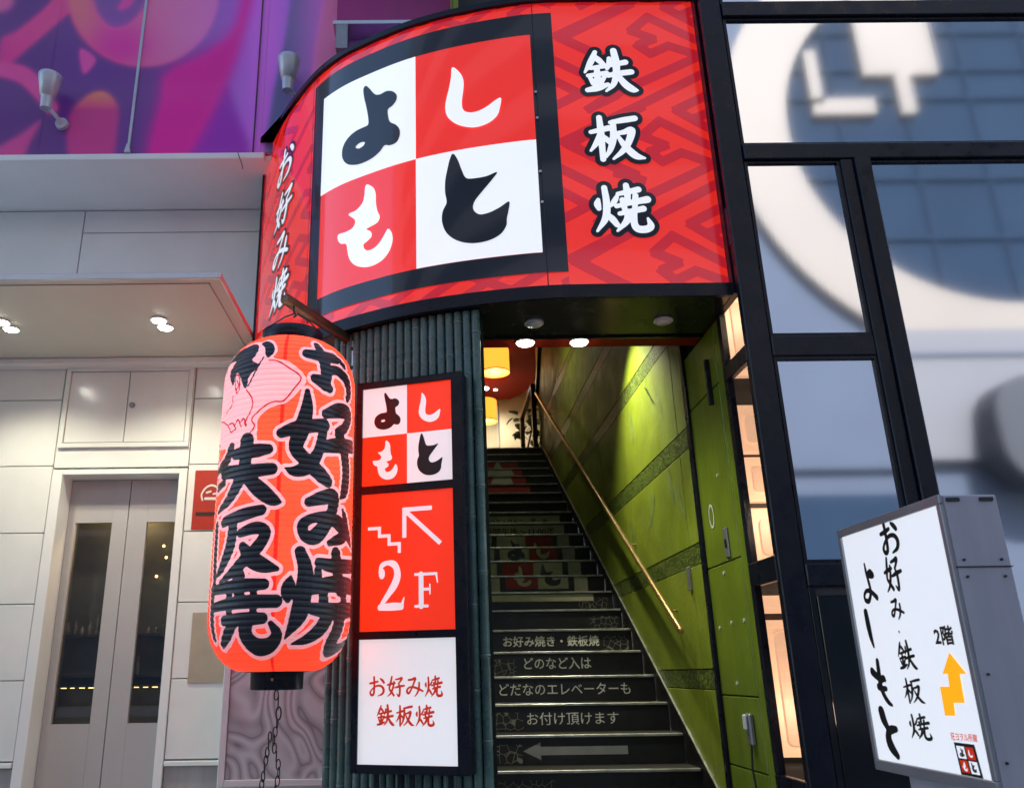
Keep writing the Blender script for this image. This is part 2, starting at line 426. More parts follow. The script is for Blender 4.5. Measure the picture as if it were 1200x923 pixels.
m_brass = mat('brass_rail', (.50, .33, .14), .30, .85, noise=(10, .15))
m_print = mat('stair_print_white', (.72, .72, .66), .5, noise=(8, .12))
m_print_dim = mat('stair_print_grey', (.26, .26, .26), .5, noise=(8, .15))
m_print_red = mat('stair_print_red', (.42, .035, .028), .5, noise=(8, .15))
m_print_beige = mat('stair_print_beige', (.60, .56, .42), .5, noise=(8, .12))
m_print_maroon = mat('stair_print_maroon', (.10, .02, .02), .5)
m_redceil = mat('red_ceiling', (.30, .017, .006), .6, noise=(2, .1), spec=.1)
m_cream = mat('cream_wall', (.62, .56, .42), .6, noise=(2, .05))
m_wood = mat('dark_wood', (.035, .022, .014), .4, noise=(6, .3))
m_shade = mat('lamp_shade_paper', (.80, .40, .09), .6, emit=.55, emit_col=(1., .36, .035), noise=(18, .1))
m_shade_b = mat('lamp_diffuser', (.9, .6, .22), .6, emit=.85, emit_col=(1., .50, .09))
m_bulb = mat('lit_lamp', (1, 1, .95), .4, emit=9, emit_col=(1., .98, .86))
m_fix = mat('white_fixture', (.62, .62, .62), .4, noise=(5, .05))
m_grey_metal = mat('grey_metal', (.30, .30, .32), .4, .6, noise=(8, .15))
m_silver = mat('lamp_silver', (.52, .54, .60), .38, .35, noise=(8, .1))
m_leaf = mat('leaf_green', (.07, .14, .035), .5, noise=(10, .3))
m_bronze = mat('bronze_bar', (.17, .105, .065), .38, .7, noise=(12, .25))
m_standgrey = mat('stand_sign_grey', (.40, .40, .46), .42, .15, noise=(3, .07), streak=.10)
m_standframe = mat('stand_sign_frame', (.30, .31, .33), .35, .5, noise=(6, .1))
m_orange = mat('arrow_orange', lin((245, 165, 20)), .4, emit=.25)
m_beige = mat('beige_plate', (.42, .36, .27), .45, noise=(6, .1))
m_poster = mat('poster_red', lin((176, 52, 34)), .35, noise=(5, .08))
m_posterw = mat('poster_white', (.75, .72, .68), .4)
m_chain = mat('chain_iron', (.05, .045, .04), .5, .7, noise=(30, .4))
m_asphalt = mat('asphalt', (.05, .05, .052), .85, noise=(3, .2), bump=(90, .4))
m_paving = mat('paving', (.26, .25, .24), .75, noise=(3, .12), bump=(60, .2))
m_concrete = mat('concrete', (.38, .37, .36), .7, noise=(.8, .1), streak=.15)
m_mass = mat('dark_backing', (.05, .05, .055), .8)
m_warm = mat('warm_display', (.80, .55, .38), .4, emit=.20, emit_col=(1., .60, .40), noise=(2.5, .12))
m_warm2 = mat('warm_display_inset', (.50, .32, .22), .4, emit=.20, emit_col=(1., .62, .42), noise=(2.5, .12))
m_opp = mat('opposite_cladding', (.085, .10, .135), .7, spec=.1, noise=(.5, .06))
m_opp_l = mat('opposite_pale', (.14, .132, .138), .6, noise=(.4, .05))
m_opp_c = mat('opposite_cream', (.25, .205, .165), .6, noise=(.4, .05))
m_opp_g = mat('opposite_glass', (.018, .032, .056), .7, noise=(.3, .15), spec=.05)

m_opp_b = mat('opposite_window_bar', (.022, .037, .061), .7, spec=.05)
m_opp_d = mat('opposite_dark', (.035, .034, .04), .6)
def tinted_glass(name, base, tint, rough, fac, lines=True):
    M = bpy.data.materials.new(name); M.use_nodes = True; nt = M.node_tree; nt.nodes.clear()
    out = nt.nodes.new('ShaderNodeOutputMaterial'); mx = nt.nodes.new('ShaderNodeMixShader'); mx.inputs[0].default_value = fac
    d = nt.nodes.new('ShaderNodeBsdfDiffuse'); d.inputs[0].default_value = (*base, 1)
    g = nt.nodes.new('ShaderNodeBsdfGlossy'); g.inputs[0].default_value = (*tint, 1); g.inputs['Roughness'].default_value = rough
    if lines:   # faint vertical ripple of the coated panes
        tc = nt.nodes.new('ShaderNodeTexCoord'); mp = nt.nodes.new('ShaderNodeMapping'); mp.inputs['Scale'].default_value = (26, 26, .5)
        n = nt.nodes.new('ShaderNodeTexNoise'); n.inputs['Scale'].default_value = 2.; n.inputs['Detail'].default_value = 3
        bp = nt.nodes.new('ShaderNodeBump'); bp.inputs['Strength'].default_value = .0016; bp.inputs['Distance'].default_value = .01
        nt.links.new(tc.outputs['Object'], mp.inputs[0]); nt.links.new(mp.outputs[0], n.inputs['Vector'])
        nt.links.new(n.outputs['Fac'], bp.inputs['Height']); nt.links.new(bp.outputs[0], g.inputs['Normal'])
    nt.links.new(d.outputs[0], mx.inputs[1]); nt.links.new(g.outputs[0], mx.inputs[2]); nt.links.new(mx.outputs[0], out.inputs[0])
    return M
m_mirror = tinted_glass('coated_facade_glass', (.03, .04, .06), (.80, .87, .97), .052, .82)
def clear_glass(name):
    M = bpy.data.materials.new(name); M.use_nodes = True; nt = M.node_tree; nt.nodes.clear()
    out = nt.nodes.new('ShaderNodeOutputMaterial'); mx = nt.nodes.new('ShaderNodeMixShader'); mx.inputs[0].default_value = .05
    t = nt.nodes.new('ShaderNodeBsdfTransparent'); t.inputs[0].default_value = (.93, .92, .90, 1)
    g = nt.nodes.new('ShaderNodeBsdfGlossy'); g.inputs['Roughness'].default_value = .03
    nt.links.new(t.outputs[0], mx.inputs[1]); nt.links.new(g.outputs[0], mx.inputs[2]); nt.links.new(mx.outputs[0], out.inputs[0])
    return M
m_clear = clear_glass('clear_shop_glass')
def paper(name, c, trans=.6, c2=None):
    M = bpy.data.materials.new(name); M.use_nodes = True; nt = M.node_tree; nt.nodes.clear()
    out = nt.nodes.new('ShaderNodeOutputMaterial'); mx = nt.nodes.new('ShaderNodeMixShader'); mx.inputs[0].default_value = trans
    d = nt.nodes.new('ShaderNodeBsdfPrincipled'); d.inputs['Base Color'].default_value = (*c, 1); d.inputs['Roughness'].default_value = .38
    t = nt.nodes.new('ShaderNodeBsdfTranslucent'); t.inputs[0].default_value = (*(c2 or c), 1)
    nt.links.new(d.outputs[0], mx.inputs[1]); nt.links.new(t.outputs[0], mx.inputs[2]); nt.links.new(mx.outputs[0], out.inputs[0])
    return M

# ------------------------------------------------------------------ ground and street
MB().box(-60, 60, -30, 60, -.4, -.13).build('ground', m_asphalt, kind='structure')
MB().box(-60, 60, .6, 30, -.125, 0).build('pavement', m_paving, kind='structure')

# ------------------------------------------------------------------ profile of the curved sign (plan), s = length from its right end
SP = catmull([(1.80,4.557),(0.95,4.557),(.72,4.567),(.58,4.585),(.346,4.635),(.11,4.70),(-.13,4.79),(-.37,4.915),(-.64,5.09),(-.865,5.32),(-1.125,5.70),(-1.336,6.10),(-1.45,6.36)], 10)
SS = np.r_[0, np.cumsum(np.linalg.norm(np.diff(SP, axis=0), axis=1))]; SLEN = SS[-1]
def splan(s, off=0.):
    e = .02
    p = np.array([np.interp(s, SS, SP[:, 0]), np.interp(s, SS, SP[:, 1])])
    a = np.array([np.interp(s-e, SS, SP[:, 0]), np.interp(s-e, SS, SP[:, 1])]); b = np.array([np.interp(s+e, SS, SP[:, 0]), np.interp(s+e, SS, SP[:, 1])])
    t = (b-a)/np.linalg.norm(b-a); n = np.array([t[1], -t[0]])
    if n[1] > 0 and abs(n[1]) > abs(n[0]): n = -n
    if n[0] > .2: n = -n
    return p+n*off
def smap(off):
    def f(s, z):
        p = splan(s, off); return (p[0], p[1], z)
    return f

# ================================================================== LEFT BUILDING
YW = 6.9
left = empty('white_shop_building', (-3.2, YW, 0), 'white panelled shop building with double doors under a canopy at left', 'building')
MB().box(-9, -1.46, 7.45, 16, 0, 15).build('building_core', m_mass, left)  # unseen bulk behind the facade, put in to block light
rows = [.44, 1.02, 1.60, 2.17, 2.735, 3.32, 3.66]
g = .004
def wall_panels(x0, x1, zs):
    for a, b in zip(zs[:-1], zs[1:]):
        MB().box(x0+g, x1-g, YW, YW+.03, a+g, b-g, bev=.003).build('wall_panel', m_panel, left)
wall_panels(-5.2, -4.2, rows); wall_panels(-4.2, -3.205, rows)
wall_panels(-2.065, -1.30, rows)
MB().box(-9, -3.2, YW+.03, YW+.2, 0, 5.19).build('wall_backing', m_joint, left)
MB().box(-2.065, -1.2, YW+.03, YW+.2, 0, 5.19).build('wall_backing', m_joint, left)
MB().box(-3.2, -2.065, YW+.05, YW+.2, 2.76, 5.19).build('wall_backing', m_joint, left)
for x0, x1 in ((-9, -3.235), (-3.225, -1.2)):
    zz = [3.71, 4.95, 5.185] if x1 > -3.2 else [3.71, 5.185]
    for a, b in zip(zz[:-1], zz[1:]): MB().box(x0, x1, YW-.002, YW+.028, a+g, b-g, bev=.003).build('wall_panel', m_fascia, left)
for x0, x1 in ((-9, -3.21), (-2.06, -1.2)):
    MB().box(x0, x1, YW-.02, YW+.03, .395, .43, bev=.004).build('base_trim', m_fascia, left)
    MB().box(x0, x1, YW+.012, YW+.03, 0, .39).build('plinth', m_concrete, left)
# panel over the door with the two-leaf service cabinet
MB().box(-3.2, -2.07, YW, YW+.05, 2.72, 3.66).build('door_head_panel', m_panel, left)
cab = MB().box(-3.185, -2.075, YW-.030, YW-.001, 2.885, 2.925, bev=.004).box(-3.185, -2.075, YW-.030, YW-.001, 3.572, 3.612, bev=.004)\
    .box(-3.185, -3.145, YW-.030, YW-.001, 2.926, 3.571, bev=.004).box(-2.115, -2.075, YW-.030, YW-.001, 2.926, 3.571, bev=.004).build('service_cabinet', m_panel, left)
MB().box(-3.139, -2.636, YW-.022, YW-.001, 2.932, 3.565, bev=.003).build('cabinet_door', m_panel, cab)
MB().box(-2.628, -2.121, YW-.022, YW-.001, 2.932, 3.565, bev=.003).build('cabinet_door', m_panel, cab)
k = MB()
bm = bmesh.new(); bmesh.ops.create_cone(bm, cap_ends=True, segments=18, radius1=.027, radius2=.024, depth=.014, matrix=Matrix.Translation((-2.588, YW-.029, 3.26)) @ Matrix.Rotation(math.pi/2, 4, 'X'))
k.addbm(bm, 0).build('lock', m_grey_metal, cab)
# recessed double door
door = MB().box(-3.20, -3.115, YW-.012, 7.16, 0, 2.70, bev=.004).box(-2.135, -2.068, YW-.012, 7.16, 0, 2.70, bev=.004).box(-3.115, -2.135, YW-.012, 7.16, 2.655, 2.70, bev=.004).build('door_frame', m_fascia, left)
def leaf(x0, x1, gx0, gx1):
    b = MB(); y0, y1 = 7.10, 7.14
    b.box(x0, gx0, y0, y1, .02, 2.65, bev=.002).box(gx1, x1, y0, y1, .02, 2.65, bev=.002).box(gx0, gx1, y0, y1, .02, .69).box(gx0, gx1, y0, y1, 2.285, 2.65)
    b.build('door_leaf', m_doorpaint, door)
    MB().box(gx0-.004, gx1+.004, 7.118, 7.125, .69, 2.285).build('door_glass', m_clear, door)
leaf(-3.112, -2.607, -3.045, -2.735); leaf(-2.600, -2.138, -2.44, -2.18)
MB().box(-3.11, -2.14, 7.141, 7.149, 2.3, 2.655).build('door_closer_plate', m_joint, door)
# dim lobby behind the door glass with a lit counter
lob = empty('lobby_interior', (-2.6, 8, 0), 'dim lobby with small lit shelves behind the narrow door glass', 'room')
MB().box(-3.3, -2.0, 7.42, 7.44, 0, 2.8).build('back_wall', mat('lobby_wall', (.10, .095, .07), .4, noise=(3, .4)), lob)
for sx in (-3.17, -2.1): MB().box(sx-.02, sx+.02, 7.165, 7.42, 0, 2.75).build('side_wall', m_mass, lob)
MB().box(-3.15, -2.12, 7.165, 7.42, 2.7, 2.74).build('ceiling', m_mass, lob)
MB().box(-3.15, -2.12, 7.165, 7.42, 0, .015).build('floor', m_mass, lob)
m_bottle = mat('jar_dull', (.12, .11, .08), .2, noise=(9, .5)); m_strip = mat('shelf_light', (1, .75, .3), .5, emit=1.6, emit_col=(1., .70, .22))
for z in (1.38, 1.06, .98):
    MB().box(-3.15, -2.12, 7.27, 7.41, z-.02, z).build('shelf', m_wood, lob)
for i in range(16):
    x = -3.1+i*.062; h = random.uniform(.06, .2); z = random.choice((1.38, 1.06))
    MB().lathe([(.018, 0), (.02, h*.6), (.008, h*.75), (.008, h)], (x, 7.34, z), 10).build('jar', m_bottle, lob)
for i in range(13):
    if random.random() < .75: MB().box(-3.08+i*.075, -3.05+i*.075+random.uniform(0, .02), 7.30, 7.31, .955, .968).build('shelf_lamp', m_strip, lob)
for x, z in ((-2.36, 2.12), (-2.33, 2.02), (-2.40, 1.86)):
    MB().lathe([(.003, -.012), (.012, -.006), (.012, .006), (.003, .012)], (x, 7.36, z), 8).build('ceiling_bulb', m_strip, lob)
light('lobby_light', 'POINT', (-2.62, 7.30, 2.5), 3.0, (1, .72, .36), lob, .05)

# fascia (mural carrier) and white soffit under it
YM = 6.095
MB().box(-9, -1.40, YM-.012, YM+.03, 5.185, 5.245, bev=.006).build('fascia_edge', m_fascia, left)
MB().box(-9, 0.2, YM+.03, YW+.03, 5.19, 5.235).build('fascia_soffit', m_fascia, left)
# canopy
MB().box(-9, -1.48, 5.275, YW-.004, 3.692, 3.699).build('canopy_bounce_sheet', m_fascia, left)  # unseen white sheet, added to bounce daylight onto the wall above
can = MB().box(-9, -1.475, 5.27, YW, 3.665, 3.690).build('canopy', m_canopy, left)
MB().box(-9, -1.475, 5.255, 5.27, 3.652, 3.700, bev=.004).build('canopy_edge', m_alu, can)
MB().box(-1.475, -1.462, 5.255, YW, 3.652, 3.700, bev=.004).build('canopy_edge', m_alu, can)
MB().box(-9, -1.56, 5.36, 5.364, 3.660, 3.666).box(-1.57, -1.566, 5.36, 6.8, 3.660, 3.666).build('canopy_seam', m_grey_metal, can)
MB().box(-9, -1.475, YW-.13, YW-.002, 3.60, 3.664, bev=.012).build('canopy_back_rail', m_fascia, can)

def rot_disc(b, c, r, d, n=20, mi=0, axis='Z'):
    bm = bmesh.new(); rot = Matrix.Identity(4) if axis == 'Z' else Matrix.Rotation(math.pi/2, 4, 'X' if axis == 'Y' else 'Y')
    bmesh.ops.create_cone(bm, cap_ends=True, segments=n, radius1=r, radius2=r*.94, depth=d, matrix=Matrix.Translation(c) @ rot); b.addbm(bm, mi)
    return b
for i, (x, where) in enumerate(((-2.112, 'above the double door'), (-3.33, 'at the left picture edge'))):
    for y in (5.985, 6.125):
        c = (x+(y-6.05)*.05, y, 3.659)
        e = empty('canopy_downlight', (c[0], c[1], 3.655), 'lit canopy downlight %s, %s of its pair' % (where, 'front one' if y < 6.05 else 'rear one'), 'lamp', 'downlights in the canopy')
        rot_disc(MB(), (c[0], c[1], 3.658), .066, .010).build('trim_ring', m_fix, e)
        rot_disc(MB(), (c[0], c[1], 3.651), .050, .008).build('lens', m_bulb, e)
        light('bulb', 'SPOT', (c[0], c[1], 3.63), 15, (1, .92, .70), e, .05, (c[0], c[1]+.15, 0), math.radians(130), .6)

# ---- mural: printed swirls on panels
def mural_col(x, y):
    def lay(C, d, c, soft=1.6):
        a = 1/(1+np.exp(np.clip(d/soft, -30, 30))); a = a[..., None]
        return C*(1-a)+np.asarray(c)*a
    C = np.zeros(x.shape+(3,)); C[:] = (78, 38, 96)
    w = 1/(1+np.exp(-(x-225)/30.)); C = C*(1-w[..., None])+np.array((146, 84, 170))*w[..., None]
    w = np.exp(-((x-312)/26)**2); C = C*(1-.75*w[..., None])+np.array((182, 84, 190))*.75*w[..., None]
    P = lambda pts: sdf_poly([catmull(pts, 5, True)], x, y)
    w = 1/(1+np.exp(-(x-70-y*.1)/18.))*(1/(1+np.exp((x-150)/25.)))
    C = C*(1-.35*w[..., None])+np.array((90, 40, 130))*.35*w[..., None]
    C = lay(C, P([(212,190),(240,142),(262,100),(275,130),(290,190)]), (118, 28, 138), 3)
    C = lay(C, P([(172,192),(186,120),(196,84),(240,62),(276,30),(292,-40),(300,-30),(282,50),(264,100),(240,150),(212,192)]), (192, 8, 118), 4)
    d = P([(0,84),(0,48),(22,34),(58,4),(80,-30),(120,-34),(96,0),(62,32),(32,58)]); C = lay(C, d, np.stack([170+.5*x, 40+.2*x, 108+0*x], -1))
    C = lay(C, np.hypot(x, y+2)-17, (172, 74, 118), 2)
    d = np.hypot((x-168)/88, (y+6)/84)-1; t = np.clip((x-95)/150, 0, 1)[..., None]
    base = np.array((255, 88, 98))*(1-t)+np.array((196, 92, 150))*t; hot = np.exp(-((x-140)/38)**2-((y-52)/30)**2)[..., None]
    C = lay(C, d*80, base*(1-hot)+np.array((255, 34, 124))*hot)
    d = P([(108,-20),(110,8),(122,28),(138,34),(156,26),(172,4),(176,-20)]); C = lay(C, d, np.stack([100+.25*y, 62-.2*y, 120+.2*y], -1), 2.5)
    C = lay(C, P([(140,10),(150,-6),(160,-10),(152,6)]), (226, 50, 128), 2)
    C = lay(C, P([(94,58),(112,70),(98,86)]), (214, 60, 130), 1.2)
    rib = catmull([(-30,82,9),(0,82,9),(26,88,10),(44,104,9),(60,126,7)], 6); C = lay(C, sdf_strokes([rib], x, y), np.stack([180+x, 58+0*x, 118+0*x], -1))
    t = np.clip((y-108)/22, 0, 1)[..., None]
    C = lay(C, P([(84,192),(80,140),(100,114),(122,108),(138,124),(138,150),(128,192)]), np.array((228, 116, 78))*(1-t)+np.array((160, 42, 104))*t)
    C = lay(C, P([(-10,178),(22,158),(47,142),(36,166),(22,192),(-10,192)]), (168, 54, 112))
    t = np.clip((x-330)/45, 0, 1)[..., None]
    C = lay(C, P([(312,200),(319,120),(333,52),(350,-30),(392,-30),(376,40),(368,100),(366,200)]), np.array((78, 76, 116))*(1-t)+np.array((160, 84, 156))*t)
    C = lay(C, P([(392,-40),(412,-40),(404,60),(402,140),(366,140),(368,80),(376,30)]), (236, 88, 128))
    return np.clip(C, 0, 255)
def mural(x0, x1, z0, z1, Y, name, parent, res=.014):
    xs = np.arange(x0, x1+res*.5, res); zs = np.arange(z0, z1+res*.5, res); X, Z = np.meshgrid(xs, zs)
    D = np.stack([X, np.full_like(X, YM), Z-EYE], -1); wq = D@FWD
    px, py = CX+F_PX*(D@RGT)/wq, CY-F_PX*(D@UPV)/wq       # the print was laid out on a drawing of the panel in these units
    Cc = mural_col(px, py)/255.; Cl = np.clip(np.where(Cc <= .04045, Cc/12.92, ((Cc+.055)/1.055)**2.4)*2.1, 0, .92)
    b = MB().grid(np.stack([X, np.full_like(X, Y), Z], -1), 0, False)
    o = b.build(name, m_mural, parent)
    at = o.data.color_attributes.new('print', 'FLOAT_COLOR', 'POINT')
    at.data.foreach_set('color', np.concatenate([Cl, np.ones(X.shape+(1,))], -1).astype(np.float32).ravel())
    return o
m_mural = mat('mural_print', (.5, .1, .4), .28, coat=.25)
nt = m_mural.node_tree; a = nt.nodes.new('ShaderNodeVertexColor'); a.layer_name = 'print'
nt.links.new(a.outputs[0], nt.nodes['Principled BSDF'].inputs['Base Color'])
mur = empty('purple_mural', (-3.0, YM, 5.25), 'purple and pink swirl mural on panels above the white ledge', 'mural')
for x0, x1 in ((-5.3, -3.332), (-3.328, -2.562), (-2.558, -1.440), (-1.436, .6)):
    mural(x0, x1, 5.247, 7.3, YM, 'mural_panel', mur)
MB().box(-9, 1.8, YM+.006, YM+.03, 5.247, 15).build('backing', m_joint, mur)
MB().box(-2.572, -2.548, YM-.012, YM+.004, 5.30, 7.4, bev=.003).prism([(-2.585,5.25),(-2.535,5.25),(-2.55,5.33),(-2.57,5.33)], 1, YM-.03, YM+.002).build('cable_cover', m_silver, mur)
MB().tube([(-1.50, YM-.008, 5.25+t*.3) for t in range(8)], .006, 6).build('cable', m_chain, mur)
MB().tube([(-1.62, YM-.03, 5.23), (-1.60, YM-.035, 5.17), (-1.58, YM-.03, 5.12), (-1.57, YM-.03, 5.07)], .004, 6).build('cable', m_chain, mur)
mag = empty('magenta_panel_box', (.4, 5.95, 6.43), 'magenta panel box with grey underside above the curved sign', 'sign box')
m_mag = mat('magenta_panel', lin((168, 20, 122)), .3, noise=(1.2, .25), coat=.2)
MB().box(-.80, 2.2, 5.93, YM+.004, 6.46, 9.5).build('panel_face', m_mag, mag)
MB().box(-.83, 2.2, 5.90, YM+.006, 6.415, 6.458, bev=.004).build('bottom_edge', m_alu, mag)
MB().box(-.80, -.70, 5.9, 6.05, 6.16, 6.414).build('bracket', m_grey_metal, mag)

def wall_lamp(x, z, lab):
    e = empty('wall_spotlight', (x, YM, z), lab, 'lamp', 'uplights on the mural')
    y = YM-.17
    b = MB(); rot_disc(b, (x+.07, YM-.02, z-.02), .055, .035, 20, 0, 'Y'); b.build('wall_base', m_silver, e)
    MB().tube([(x+.07, YM-.03, z-.02), (x+.05, YM-.11, z+.0), (x, y, z+.05)], .018, 8).build('arm', m_silver, e)
    MB().lathe([(.045, 0), (.050, .10), (.052, .12), (.062, .125), (.095, .30), (.098, .33), (.085, .335), (.07, .30)], (x-.01, y, z+.02), 24).build('lamp_head', m_silver, e)
    return e
wall_lamp(-3.22, 5.56, 'silver uplight lamp on the mural near the left picture edge')
wall_lamp(-1.19, 5.72, 'silver uplight lamp just behind the top of the curved sign')

# things on the left wall
pst = empty('red_poster', (-1.86, YW, 2.18), 'red poster with pale line drawing on white wall behind the lantern', 'poster')
MB().box(-2.0, -1.72, YW-.008, YW-.001, 2.18, 2.68).build('poster_sheet', m_poster, pst)
rg = [catmull([(30,62,3),(26,44,3),(42,24,3),(66,18,3),(90,30,3),(96,54,3),(84,66,3)], 6), [(44,40,3),(60,36,3)], [(70,44,3),(84,42,3)], [(40,58,4),(84,58,4)]]
xs = np.linspace(0, 120, 60); X, Y = np.meshgrid(xs, xs)
put(partition(xs, xs, [sdf_strokes(rg, X, Y)])[0], lambda u, v: (-1.99+u*.0022, YW-.010, 2.60-v*.0028), 'drawing', m_posterw, pst)
MB().box(-1.97, -1.80, YW-.011, YW-.008, 2.295, 2.325).build('caption_bar', m_wood, pst)
pl = MB().box(-1.93, -1.64, YW-.012, YW-.001, .985, 1.52, bev=.003).build('metal_notice_plate', m_beige, label='beige metal plate on white wall just under the lantern', cat='plate')
# swirl-pattern grey panel under the lantern
mp = empty('swirl_panel', (-1.1, 6.2, .33), 'grey panel with dark swirl lines in a white frame behind the chain', 'panel')
M = mat('swirl_print', (.4, .4, .43), .35); nt = M.node_tree; b = nt.nodes['Principled BSDF']
tc = nt.nodes.new('ShaderNodeTexCoord'); n1 = nt.nodes.new('ShaderNodeTexNoise'); n1.inputs['Scale'].default_value = 1.7; n1.inputs['Detail'].default_value = 1.2; n1.inputs['Distortion'].default_value = 1.1
nt.links.new(tc.outputs['Object'], n1.inputs['Vector'])
mu = nt.nodes.new('ShaderNodeMath'); mu.operation = 'MULTIPLY'; mu.inputs[1].default_value = 13; nt.links.new(n1.outputs['Fac'], mu.inputs[0])
fr = nt.nodes.new('ShaderNodeMath'); fr.operation = 'PINGPONG'; fr.inputs[1].default_value = .5; nt.links.new(mu.outputs[0], fr.inputs[0])
rp = nt.nodes.new('ShaderNodeValToRGB'); rp.color_ramp.elements[0].position = .0; rp.color_ramp.elements[0].color = (.26, .27, .29, 1); rp.color_ramp.elements[1].position = .42; rp.color_ramp.elements[1].color = (.66, .70, .70, 1)
e3 = rp.color_ramp.elements.new(.07); e3.color = (.42, .43, .44, 1)
nt.links.new(fr.outputs[0], rp.inputs[0]); nt.links.new(rp.outputs[0], b.inputs['Base Color'])
MB().box(-1.43, -.62, 6.19, 6.2, .37, 2.6).build('printed_sheet', M, mp)
MB().box(-1.478, -1.432, 6.175, 6.21, .325, 2.65, bev=.003).box(-1.432, -.62, 6.175, 6.21, .325, .368, bev=.003).build('frame', m_fascia, mp)
MB().box(-1.49, -.6, 6.22, 6.9, 0, 3.1).build('backing_wall', m_fascia, mp)

# ================================================================== CURVED SIGN
sg = empty('curved_sign', (.3, 4.8, 3.14), 'large curved red shop sign with four-square black and white logo', 'sign')
ZB, ZT = 3.139, 5.395
face = MB(); N = 90; sl = np.linspace(0, SLEN, N)
face.grid([[(*splan(s, 0), z) for s in sl] for z in (3.22, 5.355)])
face.build('red_face', m_red, sg)
for z0, z1, nm in ((ZB, 3.222, 'bottom_trim'), (5.352, ZT, 'top_trim')):
    A = [[(*splan(s, .0), z0) for s in sl], [(*splan(s, .03), z0) for s in sl], [(*splan(s, .03), z1) for s in sl], [(*splan(s, .0), z1) for s in sl]]
    MB().grid(A + [A[0]], 0, False).build(nm, m_black, sg)
MB().box(1.795, 1.835, 4.50, 4.9, ZB, ZT).build('end_trim', m_black, sg)
p = splan(SLEN, 0); MB().box(p[0]-.012, p[0]+.02, p[1]-.02, 6.9, ZB, ZT).build('end_trim', m_black, sg)
poly = [tuple(splan(s, .002)) for s in sl] + [(-1.44, 6.9), (.235, 6.9), (.235, 5.15), (1.80, 5.15)]
b = MB(); b.prism(poly, 2, ZB+.004, ZB+.03); b.build('soffit', m_soffit, sg)
b = MB(); b.prism([tuple(splan(s, .0)) for s in sl] + [(-1.44, 6.08), (1.80, 6.08)], 2, 5.345, 5.385); b.build('top_cover', m_black, sg)
# key-fret pattern in dark red, one flat print
FP = []
def fret_field(s0, s1, z0, z1, segs, hw, res=.0115):
    xs = np.linspace(s0, s1, int((s1-s0)/res)+2); zs = np.linspace(z0, z1, int((z1-z0)/res)+2); X, Z = np.meshgrid(xs, zs); F = np.full(X.shape, 1.)
    for a, c in segs:
        a, c = np.array(a), np.array(c); d = c-a; L = np.linalg.norm(d)
        if L < 1e-6: continue
        d /= L; u = (X-a[0])*d[0]+(Z-a[1])*d[1]; v = abs(-(X-a[0])*d[1]+(Z-a[1])*d[0])
        F = np.minimum(F, np.maximum(v-hw, np.maximum(-u-hw*.55, u-L-hw*.55)))
    FP.extend(partition(xs, zs, [F], 3)[0])
def wz(x, y): q = pY(x, y, 4.557); return (1.80-q[0], q[2])
FR = [[(826,113),(792,129.4),(835,153.3)], [(752,160),(772.5,142.4),(837,174)], [(752,160),(780,170.5),(762,178)], [(759.5,178),(776.4,189.7),(798.4,179.3),(837.4,192.3),(763.4,227.4),(722,247)],
      [(843,214.4),(766,254.7),(670.8,302.8),(728,332),(760,346)], [(650,194),(700,219),(742,238)], [(650,220),(690,241),(650,262)], [(700,262),(722,247)], [(722,203),(754,212)], [(812,140),(836,130)], [(668,169),(706,149),(752,126)], [(664,169),(752,212)], [(690,128),(722,112)]]
segs = []; dzp = wz(740, 100)[1]-wz(740, 230)[1]
for rep in range(-3, 4):
    for L in FR:
        Q = [wz(*p) for p in L]; Q = [(a, z+rep*dzp) for a, z in Q]; segs += list(zip(Q[:-1], Q[1:]))
fret_field(0, .965, 3.222, 5.352, segs, .033)
def fret_lattice(s0, s1, z0, z1, unit=.082):
    ea = np.array([math.cos(math.radians(-27)), math.sin(math.radians(-27))])*unit; eb = np.array([math.cos(math.radians(29)), math.sin(math.radians(29))])*unit*1.25; out = []
    for i in range(-9, 10):
        for j in range(-9, 10):
            c = (4*i-4*j, 4*i+4*j)
            for p, q in [((0,0),(2,0)), ((2,0),(2,4)), ((2,4),(4,4)), ((0,0),(0,2)), ((0,2),(-4,2)), ((-4,2),(-4,4))]:
                W = [ea*(c[0]+r[0])+eb*(c[1]+r[1]) for r in (p, q)]
                out.append([((s0+s1)/2-w[0], (z0+z1)/2+w[1]) for w in W])
    return [o_ for o_ in out if max(o_[0][0], o_[1][0]) > s0-.1 and min(o_[0][0], o_[1][0]) < s1+.1]
fret_field(2.869, SLEN, 3.222, 5.352, fret_lattice(2.87, SLEN, 3.222, 5.352), .030)
sg2 = fret_lattice(.966, 2.859, 3.222, 5.352)
fret_field(.966, 2.859, 3.222, 3.318, sg2, .030); fret_field(.966, 2.859, 5.262, 5.352, sg2, .030)
b = MB(); f = smap(.002)
for P in FP: b.poly([f(u, v) for u, v in P][::-1])
b.build('fret_pattern', m_dred, sg, kind='stuff')
def srect(s0, s1, z0, z1, off, name, M, parent=sg):
    b = MB(); f = smap(off)
    n = max(1, int((s1-s0)/.05)); S = np.linspace(s0, s1, n+1)
    b.grid([[f(s, z) for s in S] for z in (z0, z1)], 0, True)
    return b.build(name, M, parent)
